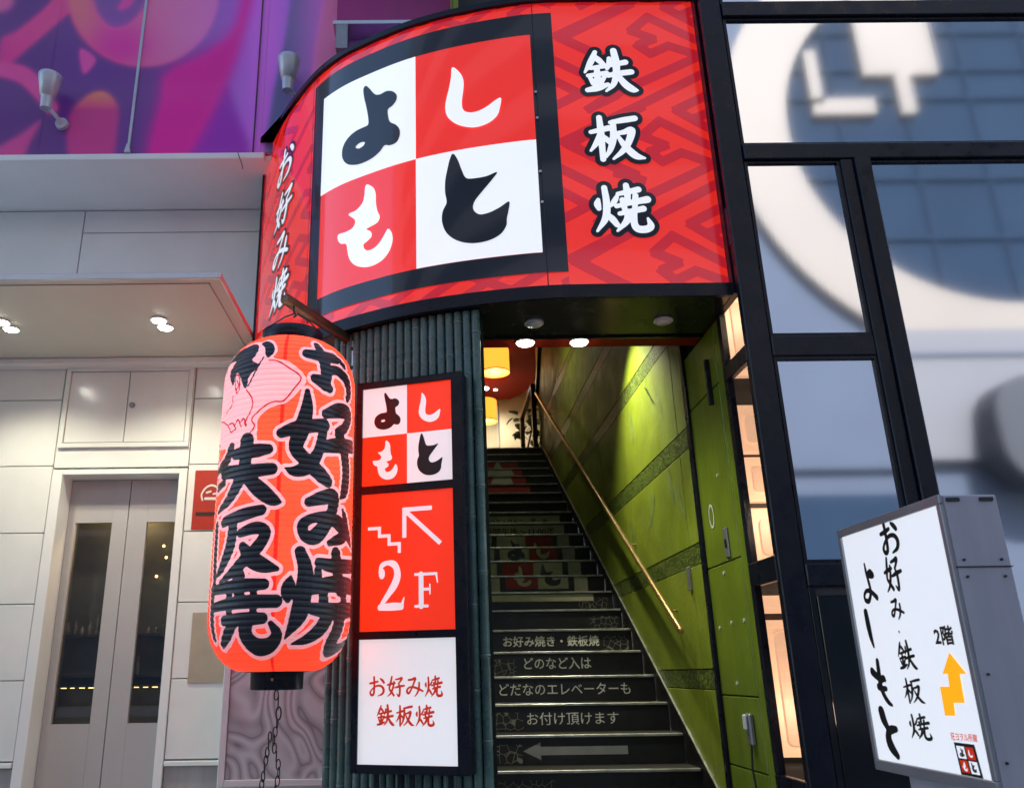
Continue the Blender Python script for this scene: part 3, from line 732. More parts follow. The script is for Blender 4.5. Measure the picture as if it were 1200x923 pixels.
# black square frame of the logo
L0, L1, LZ0, LZ1 = .966, 2.859, 3.318, 5.262
C0, C1, CZ0, CZ1 = 1.115, 2.735, 3.455, 5.09; CM, CZM = 1.915, 4.262
fr = MB(); f = smap(.007)
for s0, s1, z0, z1 in ((L0, C0, LZ0, LZ1), (C1, L1, LZ0, LZ1), (C0, C1, LZ0, CZ0), (C0, C1, CZ1, LZ1)):
    S = np.linspace(s0, s1, max(2, int((s1-s0)/.04))); fr.grid([[f(s, z) for s in S] for z in (z0, z1)], 0, True)
logof = fr.build('logo_frame', m_sblack, sg)
cells = {'よ': (CM, C1, CZM, CZ1), 'し': (C0, CM, CZM, CZ1), 'も': (CM, C1, CZ0, CZM), 'と': (C0, CM, CZ0, CZM)}
for ch, (s0, s1, z0, z1) in cells.items():
    red = ch in 'しも'
    srect(s0, s1, z0, z1, .006 if red else .009, 'logo_square', m_red if red else m_swhite)
    f = smap(.013)
    put([p[::1] for p in logo(ch, 110)], lambda u, v, f=f, s0=s0, s1=s1, z0=z0, z1=z1: f(s1+(s0-s1)*u, z0+(z1-z0)*v), 'logo_character', m_swhite if red else m_sblack, sg)
for s in (1.09, 2.862):       # butt joints of the acrylic with little screws
    srect(s, s+.006, 3.222, 5.352, .016, 'panel_joint', m_ink)
for z in (4.02, 4.42, 4.62, 3.8): 
    q = splan(1.10, .018); rot_disc(MB(), (q[0], q[1], z), .009, .006, 10, 0, 'Y').build('screw', m_alu, sg)
def sign_chars(chars, s, zc, w, h, add, out, off, shear=0., sc=1.):
    for ch, z in zip(chars, zc):
        A, B = glyph(ch, sc, add, (0., out), 110, 12, shear=shear)
        f1, f2 = smap(off), smap(off+.003)
        o = put(B, lambda u, v: f1(s+w/2-w*u, z-h/2+h*v), 'character_outline', m_sblack, sg)
        put(A, lambda u, v: f2(s+w/2-w*u, z-h/2+h*v), 'character', m_swhite, o)
sign_chars('鉄板焼', .605, (4.775, 4.263, 3.752), .335, .325, 1.6, 9.5, .005)
sign_chars('お好み焼', 3.365, (4.875, 4.485, 4.125, 3.775), .32, .285, .6, 7, .005, shear=.28)

# soffit lamps
for i, (x, y, lab) in enumerate(((.655, 4.91, 'unlit round lamp in the black sign soffit nearer the bamboo'), (1.475, 4.89, 'unlit round lamp in the black sign soffit nearer the green wall'))):
    e = empty('soffit_lamp', (x, y, ZB), lab, 'lamp', 'round lamps in the sign soffit')
    rot_disc(MB(), (x, y, ZB-.002), .062, .012, 24).build('trim_ring', m_fix, e)
    MB().lathe([(.045, -.001), (.048, -.012), (.02, -.016), (.0015, -.016)], (x, y, ZB-.006), 24).build('lens', m_fix, e)

# ================================================================== BAMBOO COLUMN
bamb = empty('bamboo_column', (-.1, 4.9, 0), 'curved column clad in dark green bamboo poles under the sign', 'column')
BP = [tuple(splan(s, -.055)) for s in np.linspace(1.525, 2.60, 60)]
pts = np.array(BP); bs = np.r_[0, np.cumsum(np.linalg.norm(np.diff(pts, axis=0), axis=1))]
back = [tuple(splan(s, -.10)) for s in np.linspace(1.515, 2.61, 30)]
b = MB(); b.prism(back + [(-.58, 6.2), (.25, 6.2)], 2, 0, 3.138); b.build('backing', m_bamback, bamb)
protos = []
for k in range(5):
    rr = random.Random(k); prof = []; z = 0.; r0 = .0262
    nodes = sorted([.2+k*.09+i*.46+rr.uniform(-.05, .05) for i in range(7)])
    zc = 0.
    prof.append((r0, 0))
    for nz in nodes:
        if nz > 3.08: break
        prof += [(r0*.985, nz-.018), (r0*1.07, nz-.006), (r0*.93, nz), (r0*1.05, nz+.005), (r0*.99, nz+.02)]
    prof.append((r0*.98, 3.135))
    protos.append(prof)
first = {}
npole = int(bs[-1]/.0525)
for i in range(npole):
    d = (i+.5)*bs[-1]/npole; c = (np.interp(d, bs, pts[:, 0]), np.interp(d, bs, pts[:, 1]), 0.)
    k = (i*3) % 5
    if k not in first:
        o = MB().lathe(protos[k], c, 12).build('bamboo_pole', m_bamboo, bamb, origin=c); first[k] = o
    else: o = share('bamboo_pole', first[k], bamb, c, i*.7)
    for nz in [p_[1] for p_ in protos[k] if abs(p_[0]-.0262*1.05) < 1e-6]:
        nd = MB().lathe([(.0262*1.02, nz-.004), (.0262*1.09, nz-.001), (.0262*1.09, nz+.003), (.0262*1.02, nz+.006)], c, 12, cap=False).build('node_ring', m_node, o)
MB().box(.262, .268, 4.74, 5.6, .0, 3.1).build('edge_trim', m_grey_metal, bamb)

# ================================================================== LIGHT BOX on the column
A0, A1 = np.array([.169, 4.60]), np.array([-.449, 4.807]); LD = (A1-A0)/np.linalg.norm(A1-A0); LN = np.array([LD[1], -LD[0]])
LN = LN if LN[1] < 0 else -LN
lb = empty('wall_light_box', (-.14, 4.72, .54), 'tall three-panel illuminated sign with 2F arrow on bamboo column', 'sign')
def lmap(off):
    def f(w, z): q = A0+LD*w+LN*off; return (q[0], q[1], z)
    return f
W = .652
def lbox(w0, w1, z0, z1, d0, d1, name, M, bev=.003):
    q0, q1 = A0+LD*w0-LN*(-(d0+d1)/2), A0+LD*w1-LN*(-(d0+d1)/2)
    return MB().obox(q0, q1, abs(d1-d0)/2, z0, z1, 0, bev).build(name, M, lb)
lbox(0, W, .54, 2.70, -.10, -.022, 'box_body', m_black)
fz = [(.54, .578), (1.212, 1.248), (2.018, 2.060), (2.664, 2.70)]
for z0, z1 in fz: lbox(.058, .622, z0, z1, -.022, .006, 'frame_rail', m_black)
lbox(0, .058, .54, 2.70, -.022, .006, 'frame_stile', m_black); lbox(.622, W, .54, 2.70, -.022, .006, 'frame_stile', m_black)
def lquad(w0, w1, z0, z1, off, name, M, par=lb):
    f = lmap(off); return MB().poly([f(w1, z0), f(w0, z0), f(w0, z1), f(w1, z1)]).build(name, M, par)
zm = 2.363; wm = .340
cells2 = {'よ': (wm, .622, zm, 2.664), 'し': (.058, wm, zm, 2.664), 'も': (wm, .622, 2.06, zm), 'と': (.058, wm, 2.06, zm)}
for ch, (w0, w1, z0, z1) in cells2.items():
    red = ch in 'しも'
    lquad(w0, w1, z0, z1, -.012, 'logo_square', m_lred if red else m_lwhite)
    f = lmap(-.009); put(logo(ch, 80), lambda u, v, f=f, a=(w0, w1, z0, z1): f(a[1]+(a[0]-a[1])*u, a[2]+(a[3]-a[2])*v), 'logo_character', m_lwhite if red else m_ink, lb)
p2 = lquad(.058, .622, 1.248, 2.018, -.012, 'floor_panel', m_lred)
p3 = lquad(.058, .622, .578, 1.212, -.012, 'text_panel', m_lwhite)
f = lmap(-.009)
def lglyph(ch, wl, wr, z0, z1, M, par, table=FONT, **kw):
    put(glyph(ch, table=table, **kw)[0], lambda u, v: f(wl+(wr-wl)*u, z0+(z1-z0)*v), 'character', M, par)
lglyph('2', .512, .352, 1.362, 1.628, m_lgrey, p2, S_STROKE); lglyph('F', .304, .150, 1.368, 1.558, m_lgrey, p2, S_STROKE)
def bars(segs, hw):
    out = []
    for a, c in segs:
        a, c = np.array(a, float), np.array(c, float); d = (c-a)/np.linalg.norm(c-a); n = np.array([-d[1], d[0]])*hw
        out.append([tuple(a-n), tuple(c-n), tuple(c+n), tuple(a+n)])
    return out
def union_mark(segs, hw, lo, hi, M, par, name, mapf, res=.004):
    xs = np.arange(lo[0], hi[0], res); ys = np.arange(lo[1], hi[1], res); X, Y = np.meshgrid(xs, ys); F = np.full(X.shape, 1e9)
    for P in bars(segs, hw):
        P = np.array(P); c = P.mean(0); sub = np.full(X.shape, -1e9)
        for a, q in zip(P, np.roll(P, -1, 0)):
            d = q-a; n = np.array([d[1], -d[0]])/np.linalg.norm(d)
            if (c-a)@n > 0: n = -n
            sub = np.maximum(sub, (X-a[0])*n[0]+(Y-a[1])*n[1])
        F = np.minimum(F, sub)
    return put(partition(xs, ys, [F])[0], mapf, name, M, par)
union_mark([((.367, 1.914), (.190, 1.914)), ((.356, 1.925), (.356, 1.755)), ((.356, 1.912), (.142, 1.712))], .0125, (.11, 1.68), (.40, 1.95), m_lgrey, p2, 'arrow', f)
h = .047
union_mark([((.578, 1.818), (.498, 1.818)), ((.507, 1.826), (.507, 1.764)), ((.515, 1.772), (.440, 1.772)), ((.448, 1.78), (.448, 1.716)), ((.456, 1.724), (.378, 1.724)), ((.386, 1.732), (.386, 1.672))], .0095, (.35, 1.65), (.60, 1.85), m_lgrey, p2, 'stair_mark', f)
for row, w0, w1, z0, z1 in (('お好み焼', .566, .138, .915, 1.016), ('鉄板焼', .518, .186, .770, .871)):
    n = len(row); st = (w0-w1)/n
    for i, ch in enumerate(row): lglyph(ch, w0-i*st-.006, w0-(i+1)*st+.006, z0, z1, m_inkred, p3, add=1.0, res=70)
for w in (.12, .33, .40, .53): 
    q = A0+LD*w+LN*(-.06); MB().obox(q-LD*.012, q+LD*.012, .006, .44, .54).build('fixing_tab', m_black, lb)

# ================================================================== RIGHT BUILDING
rb = empty('glass_shop_building', (2.6, 4.42, 0), 'black framed shop front with large mirrored windows at right', 'building')
YR = 4.42
MB().box(2.62, 12, 4.7, 16, 0, 15).build('building_core', m_mass, rb)  # unseen bulk of this building, placed to block light from behind
MB().box(1.83, 12, 4.462, 4.70, 3.6, 15).build('building_core', m_mass, rb)  # upper part of the same light-blocking bulk
def frame(x0, x1, z0, z1, dy=.03, name='window_frame', M=m_black, y1=4.46): return MB().box(x0, x1, YR-dy, y1, z0, z1, bev=.006).build(name, M, rb)
frame(1.80, 1.935, 0, 15, .0, 'corner_post'); frame(2.525, 2.60, 1.55, 3.995, .012, 'mullion'); frame(2.602, 2.70, 0, 3.995, .035, 'mullion')
for z0, z1 in ((3.995, 4.105), (5.085, 5.20)): frame(1.937, 9, z0, z1, .02, 'transom')
frame(1.937, 2.524, 2.705, 2.83, .008, 'transom'); frame(1.937, 2.601, 1.43, 1.548, .006, 'transom')
for x0, x1, z0, z1 in ((1.937, 2.524, 2.83, 3.994), (1.937, 2.524, 1.55, 2.704), (2.702, 5.5, 1.0, 3.994), (1.937, 5.5, 4.106, 5.084), (1.937, 5.5, 5.202, 7.5)):
    fr = MB(); t = .018
    fr.box(x0, x0+t, YR+.002, 4.45, z0, z1).box(x1-t, x1, YR+.002, 4.45, z0, z1).box(x0+t, x1-t, YR+.002, 4.45, z0, z0+t).box(x0+t, x1-t, YR+.002, 4.45, z1-t, z1)
    w = fr.build('window_bead', m_black, rb)
    MB().box(x0+t, x1-t, YR+.018, YR+.026, z0+t, z1-t).build('window_pane', m_mirror, rb)
MB().box(2.702, 5.5, YR, 4.45, 0, .998).build('base_panel', m_blackgloss, rb)
MB().box(1.937, 1.972, YR+.004, 4.45, 0, 1.43, bev=.003).build('dark_panel', m_blackgloss, rb)
MB().box(1.978, 2.6, YR+.006, 4.45, 0, 1.385, bev=.003).build('dark_panel', m_blackgloss, rb)
MB().box(1.937, 2.6, YR+.02, 4.45, 1.385, 1.43).build('panel_gap', m_mass, rb)
# side return: narrow glazed strip with a warm lit display behind
for z0, z1 in ((0, .50), (1.47, 1.60), (2.70, 2.80), (3.44, 3.7)): MB().box(1.80, 1.84, 4.462, 4.86, z0, z1, bev=.005).build('side_transom', m_black, rb)
for y0, y1 in ((4.80, 4.86), (4.462, 4.476)):
    for z0, z1 in ((.502, 1.468), (1.602, 2.698), (2.802, 3.438)): MB().box(1.802, 1.838, y0, y1, z0, z1).build('side_stile', m_black, rb)
for z0, z1 in ((.502, 1.468), (1.602, 2.698), (2.802, 3.438)):
    MB().box(1.822, 1.828, 4.476, 4.80, z0, z1).build('side_pane', m_clear, rb)
MB().box(1.84, 2.62, 5.12, 5.14, 0, 3.6).build('display_wall', m_mass, rb)
MB().box(2.60, 2.62, 4.47, 5.12, 0, 3.6).build('display_wall', m_mass, rb)
MB().box(1.84, 2.60, 4.47, 5.12, 3.58, 3.6).build('display_wall', m_mass, rb)
def rrect(x0, x1, z0, z1, r, n=5):
    out = []
    for cx, cz, a0 in ((x1-r, z1-r, 0), (x0+r, z1-r, 90), (x0+r, z0+r, 180), (x1-r, z0+r, 270)):
        for t in np.linspace(a0, a0+90, n): out.append((cx+r*math.cos(math.radians(t)), cz+r*math.sin(math.radians(t))))
    return out
for z0, z1, r in ((.56, 1.30, .07), (1.34, 1.44, .01), (1.62, 1.96, .05), (2.0, 2.28, .02), (2.31, 2.62, .02), (2.82, 3.4, .01)):
    d = MB(); d.prism(rrect(1.86, 2.16, z0, z1, r), 1, 5.06, 5.115); d = d.build('display_panel', m_warm, rb)
    if z1-z0 > .2:
        MB().prism(rrect(1.975, 2.075, z0+.06, z1-.07, min(r, .03)+.002), 1, 5.045, 5.058).build('display_inset', m_warm2, d)
light('display_lamp', 'POINT', (2.12, 4.72, 3.3), 3.2, (1, .70, .48), rb, .06); light('display_lamp', 'POINT', (2.12, 4.72, 1.9), 3, (1, .68, .46), rb, .06); light('display_lamp', 'POINT', (2.12, 4.72, .8), 3, (1, .68, .46), rb, .06)
# opposite street side (seen only mirrored in the panes)
opp = empty('opposite_building', (14, -14, 0), 'sunlit building with a huge pale ring mirrored in the right windows', 'building')
YO = -14.
MB().box(-30, 40, YO-8, YO, -.1, 30).build('wall', m_opp, opp)
ob = MB(); cr = (17.6, 17.4)
n = 72; T = np.linspace(0, 2*math.pi, n, endpoint=False)
ring = [[(cr[0]+r*math.cos(t), y, cr[1]+r*math.sin(t)) for t in T] for r, y in ((6.15, YO), (6.15, YO+.3), (8.15, YO+.3), (8.15, YO), (6.15, YO))]
ob.grid(ring, 0, False, True).build('ring', m_opp_c, opp)
b = MB(); b.prism([(cr[0]+6.1*math.cos(t), cr[1]+6.1*math.sin(t)) for t in T[::2]], 1, YO+.01, YO+.12); b.build('round_window', m_opp_g, opp)
for x in (13.2, 15.4, 17.6, 19.8, 22): MB().box(x-.05, x+.05, YO+.12, YO+.2, 11.6, 23.2).build('window_bar', m_opp_b, opp)
for z in (13.5, 15.6, 18.6, 19.7, 21.2): MB().box(11.6, 23.6, YO+.12, YO+.22, z-.07, z+.07).build('window_bar', m_opp_b, opp)
for x0, x1, z0, z1 in ((12.35, 12.75, 18.3, 20.4), (12.35, 14.4, 17.9, 18.5), (14.2, 16.7, 19.4, 24), (15.2, 15.7, 17.9, 19.4)):
    MB().box(x0, x1, YO+.23, YO+.34, z0, z1).build('pale_slab', m_opp_c, opp)
MB().box(13.2, 30, YO, YO+.35, 6.5, 10.4).build('pale_fascia', m_opp_l, opp)
MB().box(13.2, 30, YO+.35, YO+.42, 9.55, 9.66).build('fascia_joint', m_opp, opp)
MB().box(4, 13.15, YO, YO+.2, 6.3, 9.2).build('pale_fascia', m_opp, opp)
MB().box(-25, 13.15, YO, YO+.08, .3, 5.6).build('shop_window', m_opp_g, opp)
MB().box(-25, 9.4, YO, YO+.5, 6.3, 12).build('pale_fascia', m_opp_l, opp)
b = MB(); b.prism(rrect(15.2, 19, 5.6, 8.6, 1.1, 7), 1, YO+.4, YO+1.4); b.build('dark_hood', m_opp_d, opp)
for z in (13.5, 16.5, 19.5, 22.5, 25.5): MB().box(-25, 9.0, YO, YO+.1, z, z+1.6).build('window_band', m_opp_g, opp)

# ================================================================== STAIRWELL
XW = 1.81; RISE, TREAD, Y0 = .2, .351, 6.176
sw = empty('stairwell_wall', (XW, 7, 0), 'lime green plaster stairwell wall with decorated bands', 'wall')
bands = [(.91, 1.03), (1.72, 1.85), (2.525, 2.665), (3.40, 3.535), (4.12, 4.26), (4.90, 5.03)]
edges = [0] + [v for bb in bands for v in bb] + [7.3]
ys = [(5.68, 5.945), (5.955, 8.8), (8.81, 11.6), (11.61, 13.62)]
for i in range(0, len(edges), 2):
    for y0, y1 in ys: MB().box(XW, XW+.03, y0, y1, edges[i]+.007, edges[i+1]-.007, bev=.003).build('wall_panel', m_green, sw)
M = mat('band_relief', (.085, .115, .014), .45, bump=(10, .1)); nt = M.node_tree; bs_ = nt.nodes['Principled BSDF']
tc = nt.nodes.new('ShaderNodeTexCoord'); vo = nt.nodes.new('ShaderNodeTexVoronoi'); vo.feature = 'DISTANCE_TO_EDGE'; vo.inputs['Scale'].default_value = 28
nt.links.new(tc.outputs['Object'], vo.inputs['Vector'])
rp = nt.nodes.new('ShaderNodeValToRGB'); rp.color_ramp.elements[0].position = .05; rp.color_ramp.elements[0].color = (.03, .042, .008, 1); rp.color_ramp.elements[1].position = .22; rp.color_ramp.elements[1].color = (.15, .22, .03, 1)
nt.links.new(vo.outputs['Distance'], rp.inputs[0]); nt.links.new(rp.outputs[0], bs_.inputs['Base Color'])
for z0, z1 in bands: MB().box(XW+.002, XW+.03, 5.68, 13.6, z0, z1).build('decorated_band', M, sw)
MB().box(XW+.032, XW+.2, 5.66, 13.6, 0, 7.3).build('wall_core', mat('joint_green_black', (.012, .016, .004), .8), sw)
MB().box(XW-.020, XW+.03, 5.61, 5.672, 0, 3.4, bev=.006).build('corner_guard', m_black, sw)
# scuffs where plaster shows
m_scuff = mat('plaster_scuff', (.155, .21, .05), .6, noise=(12, .35))
rs = random.Random(3)
for yc, zc, a, w in ((6.35, 3.05, .28, .03), (7.3, 3.1, .05, .035), (6.9, 2.25, -.6, .05), (6.25, 2.35, .2, .04), (6.05, 2.2, .3, .04), (7.6, 2.2, .2, .05), (6.6, 3.2, .5, .02)):
    pts_ = [(yc+math.cos(t)*w*rs.uniform(.6, 1.3)+a*.25*math.sin(t), zc+math.sin(t)*.16*rs.uniform(.6, 1.2)) for t in np.linspace(0, 2*math.pi, 12, endpoint=False)]
    MB().poly([(XW-.0015, y, z) for y, z in catmull(pts_, 3, True)]).build('scuff', m_scuff, sw)
# entrance flank towards the street
fl = empty('entrance_flank', (XW, 5.2, 0), 'green painted entrance panel with white ring and switch plates', 'wall panel')
MB().box(XW+.03, XW+.05, 4.862, 5.61, 0, 3.45).build('panel_core', mat('flank_joint', (.014, .02, .005), .8), fl)
for z0, z1 in ((0, .475), (.483, .875), (.883, 1.655), (1.663, 2.745), (2.753, 3.138)):
    MB().box(XW, XW+.03, 4.985, 5.606, z0, z1, bev=.004).build('panel', m_greenpaint, fl)
MB().box(XW, XW+.03, 4.864, 4.977, 0, 3.138, bev=.004).build('panel', m_greenpaint, fl)
ringp = []
for z, y in ((1.975, 5.405),):
    R1 = [[(XW-.003, y+math.cos(t)*a, z+math.sin(t)*c) for t in np.linspace(0, 2*math.pi, 28, endpoint=False)] for a, c in ((.036, .062), (.050, .080))]
    MB().grid(R1, 0, False, True).build('painted_ring', m_fix, fl)
for y, z in ((5.30, 1.60), (5.27, 1.30), (5.30, .95), (5.05, 1.30), (5.5, 1.28), (5.2, 2.2)):
    rot_disc(MB(), (XW-.003, y, z), .011, .006, 10, 0, 'X').build('screw_cap', m_fix, fl)
MB().box(XW-.012, XW-.001, 5.135, 5.205, 1.68, 1.86, bev=.003).build('switch_plate', m_grey_metal, fl)
MB().box(XW-.016, XW-.012, 5.155, 5.185, 1.74, 1.79).build('switch', m_ink, fl)
MB().box(XW-.03, XW-.001, 5.10, 5.13, 2.64, 2.95, bev=.003).build('door_stay', m_black, fl)
ph = empty('intercom_handset', (XW, 5.13, .62), 'grey wall handset with cord on the green entrance panel', 'handset')
MB().box(XW-.03, XW-.001, 5.09, 5.17, .62, .79, bev=.008).build('body', m_grey_metal, ph)
MB().box(XW-.05, XW-.03, 5.11, 5.15, .70, .785, bev=.008).build('earpiece', m_fix, ph)
MB().tube([(XW-.02, 5.13, .62), (XW-.03, 5.13, .5), (XW-.025, 5.11, .35), (XW-.02, 5.12, .15)], .006, 6).build('cord', m_ink, ph)
MB().box(XW-.02, XW-.001, 5.98, 6.03, 1.56, 1.72, bev=.003).build('wall_switch_box', m_grey_metal, label='small grey switch box on green wall by the handrail end', cat='switch')

# steps
st = empty('staircase', (1.0, 6, 0), 'steep black staircase with pale nosings and printed risers', 'stairs')
XL, XR = .24, 1.795
steps = []
for k in range(-1, 22):
    z = RISE*(k+2); y = Y0+TREAD*k
    b = MB(); b.box(XL, XR, y, y+.02, z-RISE, z-.012); s = b.build('step', m_step, st); steps.append(s)
    MB().box(XL, XR, y-.022, y+TREAD-.002+.022, z-.012, z-.001).build('tread', m_tread, s)
    MB().box(XL+.01, XR-.012, y-.030, y+.012, z-.017, z+.002, bev=.003).build('nosing', m_nosing, s)
def riser(k): return Y0+TREAD*k-.003
def on_riser(polys, k, x0, x1, z0, z1, name, M, dy=0.):
    y = riser(k)-dy
    return put(polys, lambda u, v: (x0+(x1-x0)*u, y, z0+(z1-z0)*v), name, M, steps[k+1])
UNIT = [[(0, 0), (1, 0), (1, 1), (0, 1)]]
on_riser(text_tris('お好み焼き・鉄板焼', .018), 5, .62, 1.495, 1.252, 1.347, 'lettering', m_print)
on_riser(text_tris('どのなど入は', .012), 4, .765, 1.345, 1.055, 1.152, 'lettering', m_print)
on_riser(text_tris('どだなのエレベーターも', .002), 3, .52, 1.59, .855, .945, 'lettering', m_print)
on_riser(text_tris('お付け頂けます', .0), 2, .70, 1.405, .648, .738, 'lettering', m_print)
on_riser([[(0, .5), (.168, 0), (.168, .26), (1, .26), (1, .74), (.168, .74), (.168, 1)]], 1, .627, 1.382, .434, .552, 'arrow', m_print_dim)
on_riser(UNIT, 7, .31, 1.60, 1.708, 1.775, 'pale_strip', m_print_beige)
for k in range(8, 12):
    z0, z1 = RISE*(k+1)+.003, RISE*(k+2)-.02
    on_riser(UNIT, k, .31, .69, z0, z1, 'print_field', m_print_beige); on_riser(UNIT, k, 1.475, 1.615, z0, z1, 'print_field', m_print_beige)
    on_riser(UNIT, k, .36, .44, z0, z1, 'print_bar', m_ink, .001)
    lo = z0+.06 if k == 8 else z0
    top = k >= 10
    on_riser(UNIT, k, .752, 1.092, lo, z1, 'print_square', m_print_beige if top else m_print_red)
    on_riser(UNIT, k, 1.092, 1.412, lo, z1, 'print_square', m_print_red if top else m_print_beige)
    for ch, x0, x1, ka, M_ in (('よ', .752, 1.092, 10, m_ink), ('し', 1.092, 1.412, 10, m_print_beige), ('も', .752, 1.092, 8, m_print_beige), ('と', 1.092, 1.412, 8, m_ink)):
        if k not in (ka, ka+1): continue
        half = k-ka; out = []
        for p in logo(ch, 60):
            q = clip_rect([(u, v) for u, v in p], 0, 1, half*.5, half*.5+.5)
            if q: out.append([(u, (v-half*.5)*2) for u, v in q])
        on_riser(out, k, x0, x1, lo, z1, 'print_character', M_, .002)
on_riser(UNIT, 12, .31, 1.62, 2.603, 2.77, 'print_field', m_print_beige); on_riser(UNIT, 13, .31, 1.625, 2.803, 2.95, 'print_field', m_print_beige)
on_riser(text_tris('営業時間午後〜11:00迄', .01), 12, .42, 1.50, 2.64, 2.74, 'lettering', m_print_maroon, .002)
on_riser(text_tris('御階段ハリエ・クトリー第一番', .01), 13, .42, 1.47, 2.83, 2.92, 'lettering', m_print_maroon, .002)
for k, hw in ((16, .46), (17, .44), (18, .42), (19, .40)): on_riser(UNIT, k, 1.02-hw, 1.02+hw*.8, RISE*(k+1)+.003, RISE*(k+2)-.02, 'print_field', m_print_red)
for k, hw in ((17, .19), (18, .26), (19, .10)): on_riser([[(0, 0), (1, 0), (.85 if k < 19 else .62, 1), (.15 if k < 19 else .38, 1)]], k, 1.02-hw, 1.02+hw, RISE*(k+1)+.003, RISE*(k+2)-.02, 'print_figure', m_print_beige, .001)
# hemp-leaf line print at the step ends
M = mat('hemp_leaf_print', (.01, .01, .01), .45); nt = M.node_tree; bs_ = nt.nodes['Principled BSDF']
tc = nt.nodes.new('ShaderNodeTexCoord'); vo = nt.nodes.new('ShaderNodeTexVoronoi'); vo.feature = 'DISTANCE_TO_EDGE'; vo.inputs['Scale'].default_value = 19; vo.inputs['Randomness'].default_value = .8
nt.links.new(tc.outputs['Object'], vo.inputs['Vector'])
rp = nt.nodes.new('ShaderNodeValToRGB'); rp.color_ramp.elements[0].position = .018; rp.color_ramp.elements[0].color = (.20, .20, .17, 1); rp.color_ramp.elements[1].position = .04; rp.color_ramp.elements[1].color = (.010, .010, .010, 1)
nt.links.new(vo.outputs['Distance'], rp.inputs[0]); nt.links.new(rp.outputs[0], bs_.inputs['Base Color'])
for k, x0, x1 in ((7, 1.45, 1.74), (6, 1.48, 1.76), (5, 1.53, 1.76), (4, .42, .70), (2, .42, .67), (1, .42, .62), (0, .40, .80)):
    on_riser(UNIT, k, x0, x1, RISE*(k+1)+.01, RISE*(k+2)-.06, 'line_print', M, -.001 if k == 7 else 0)
# stringer edge
b = MB(); ya, yb = Y0-TREAD*1.2, Y0+TREAD*21.3
za = lambda y: (y-Y0)/TREAD*RISE+.4+.07
b.prism([(ya, za(ya)), (yb, za(yb)), (yb, za(yb)-.25), (ya, za(ya)-.25)], 0, 1.797, 1.808); b.build('stringer', m_step, st)
b = MB(); b.prism([(ya, za(ya)+.012), (yb, za(yb)+.012), (yb, za(yb)+.001), (ya, za(ya)+.001)], 0, 1.795, 1.809); b.build('stringer_edge', m_nosing, st)
# left wall, ceiling, upper room
shell = empty('stair_hall', (1, 9, 0), 'stair hall shell with red lintel and dark sloping ceiling', 'room')
MB().box(.20, .235, 5.15, 13.6, 0, 7.3).build('left_wall', m_green, shell)
MB().box(.235, XW, 5.172, 5.36, 3.150, 3.24).build('red_lintel', m_redceil, shell)
MB().box(.235, XW, 5.151, 5.17, 3.13, 3.19).build('lintel_edge', m_soffit, shell)
b = MB(); b.prism([(5.40, 3.30), (13.0, 7.28), (13.0, 7.4), (5.40, 3.45)], 0, .28, XW+.2); b.build('sloping_ceiling', m_mass, shell)
b = MB().box(.2, 2.0, 5.30, 5.40, 3.24, 15).build('upper_front', m_mass, shell)
MB().box(-3, 4.5, 13.0, 20, 7.4, 15).build('upper_mass', m_mass, shell)  # unseen mass over the upper room, put in to keep light out
up = empty('upper_room', (1.3, 16, 4.6), 'upstairs room with red rounded ceiling and cream wall', 'room')
MB().box(-2, 4.5, Y0+21*TREAD+.34, 19.2, 4.45, 4.598).build('floor', m_wood, up)
MB().box(-2, 1.55, 19.0, 19.1, 4.6, 7.4).build('back_wall', m_cream, up); MB().box(1.56, 4.5, 18.6, 19.1, 4.6, 7.4).build('back_wall', m_cream, up)
MB().box(3.2, 3.3, 13.6, 19, 4.6, 7.4).build('side_wall', m_cream, up); MB().box(-2.1, -2, 13.6, 19, 4.6, 7.4).build('side_wall', m_cream, up)
MB().box(-2, 4.5, 13.0, 19.1, 7.32, 7.39).build('ceiling', m_cream, up)
b = MB(); b.prism([(-1.9, 13.1), (2.2, 13.1), (2.26, 15), (2.26, 16.6), (2.22, 17.4), (2.08, 18.0), (1.8, 18.4), (1.3, 18.45), (-1.9, 18.45)], 2, 7.05, 7.3); b.build('red_ceiling_panel', m_redceil, up)
MB().box(1.70, 1.78, 13.62, 13.70, 4.6, 5.75, bev=.004).box(1.70, 1.78, 13.62, 15.6, 5.70, 5.76, bev=.004).box(1.70, 1.78, 15.52, 15.6, 4.6, 5.7).build('dark_balustrade', m_wood, up)
b = MB(); b.prism([(13.62, 5.4), (13.72, 5.4), (12.2, 7.0), (12.1, 7.0)], 0, 1.76, 1.806); b.build('sloping_trim', m_wood, up)
for (x, y, z), lab in (((1.19, 14.8, 6.39), 'orange drum pendant lamp nearer the stair opening'), ((1.10, 17.0, 6.09), 'orange drum pendant lamp farther back by cream wall')):
    e = empty('pendant_lamp', (x, y, z), lab, 'lamp', 'orange drum pendants upstairs')
    R = .275
    MB().lathe([(R, 0), (R*1.0, .03), (R*1.0, .44), (R*.98, .47)], (x, y, z), 32, cap=False).build('drum_shade', m_shade, e)
    MB().lathe([(R*.97, .02), (R*.5, .012), (.01, .010)], (x, y, z), 32, cap=False).build('diffuser', m_shade_b, e)
    MB().tube([(x, y, z+.4), (x, y, 7.05)], .008, 6).build('cord', m_ink, e)
    MB().lathe([(R*1.005, 0), (R*1.012, .006), (R*1.012, .014), (R*1.005, .02)], (x, y, z), 32, cap=False).build('rim', m_bronze, e)
    light('bulb', 'POINT', (x, y, z-.12), 2, (1, .82, .5), e, .12)
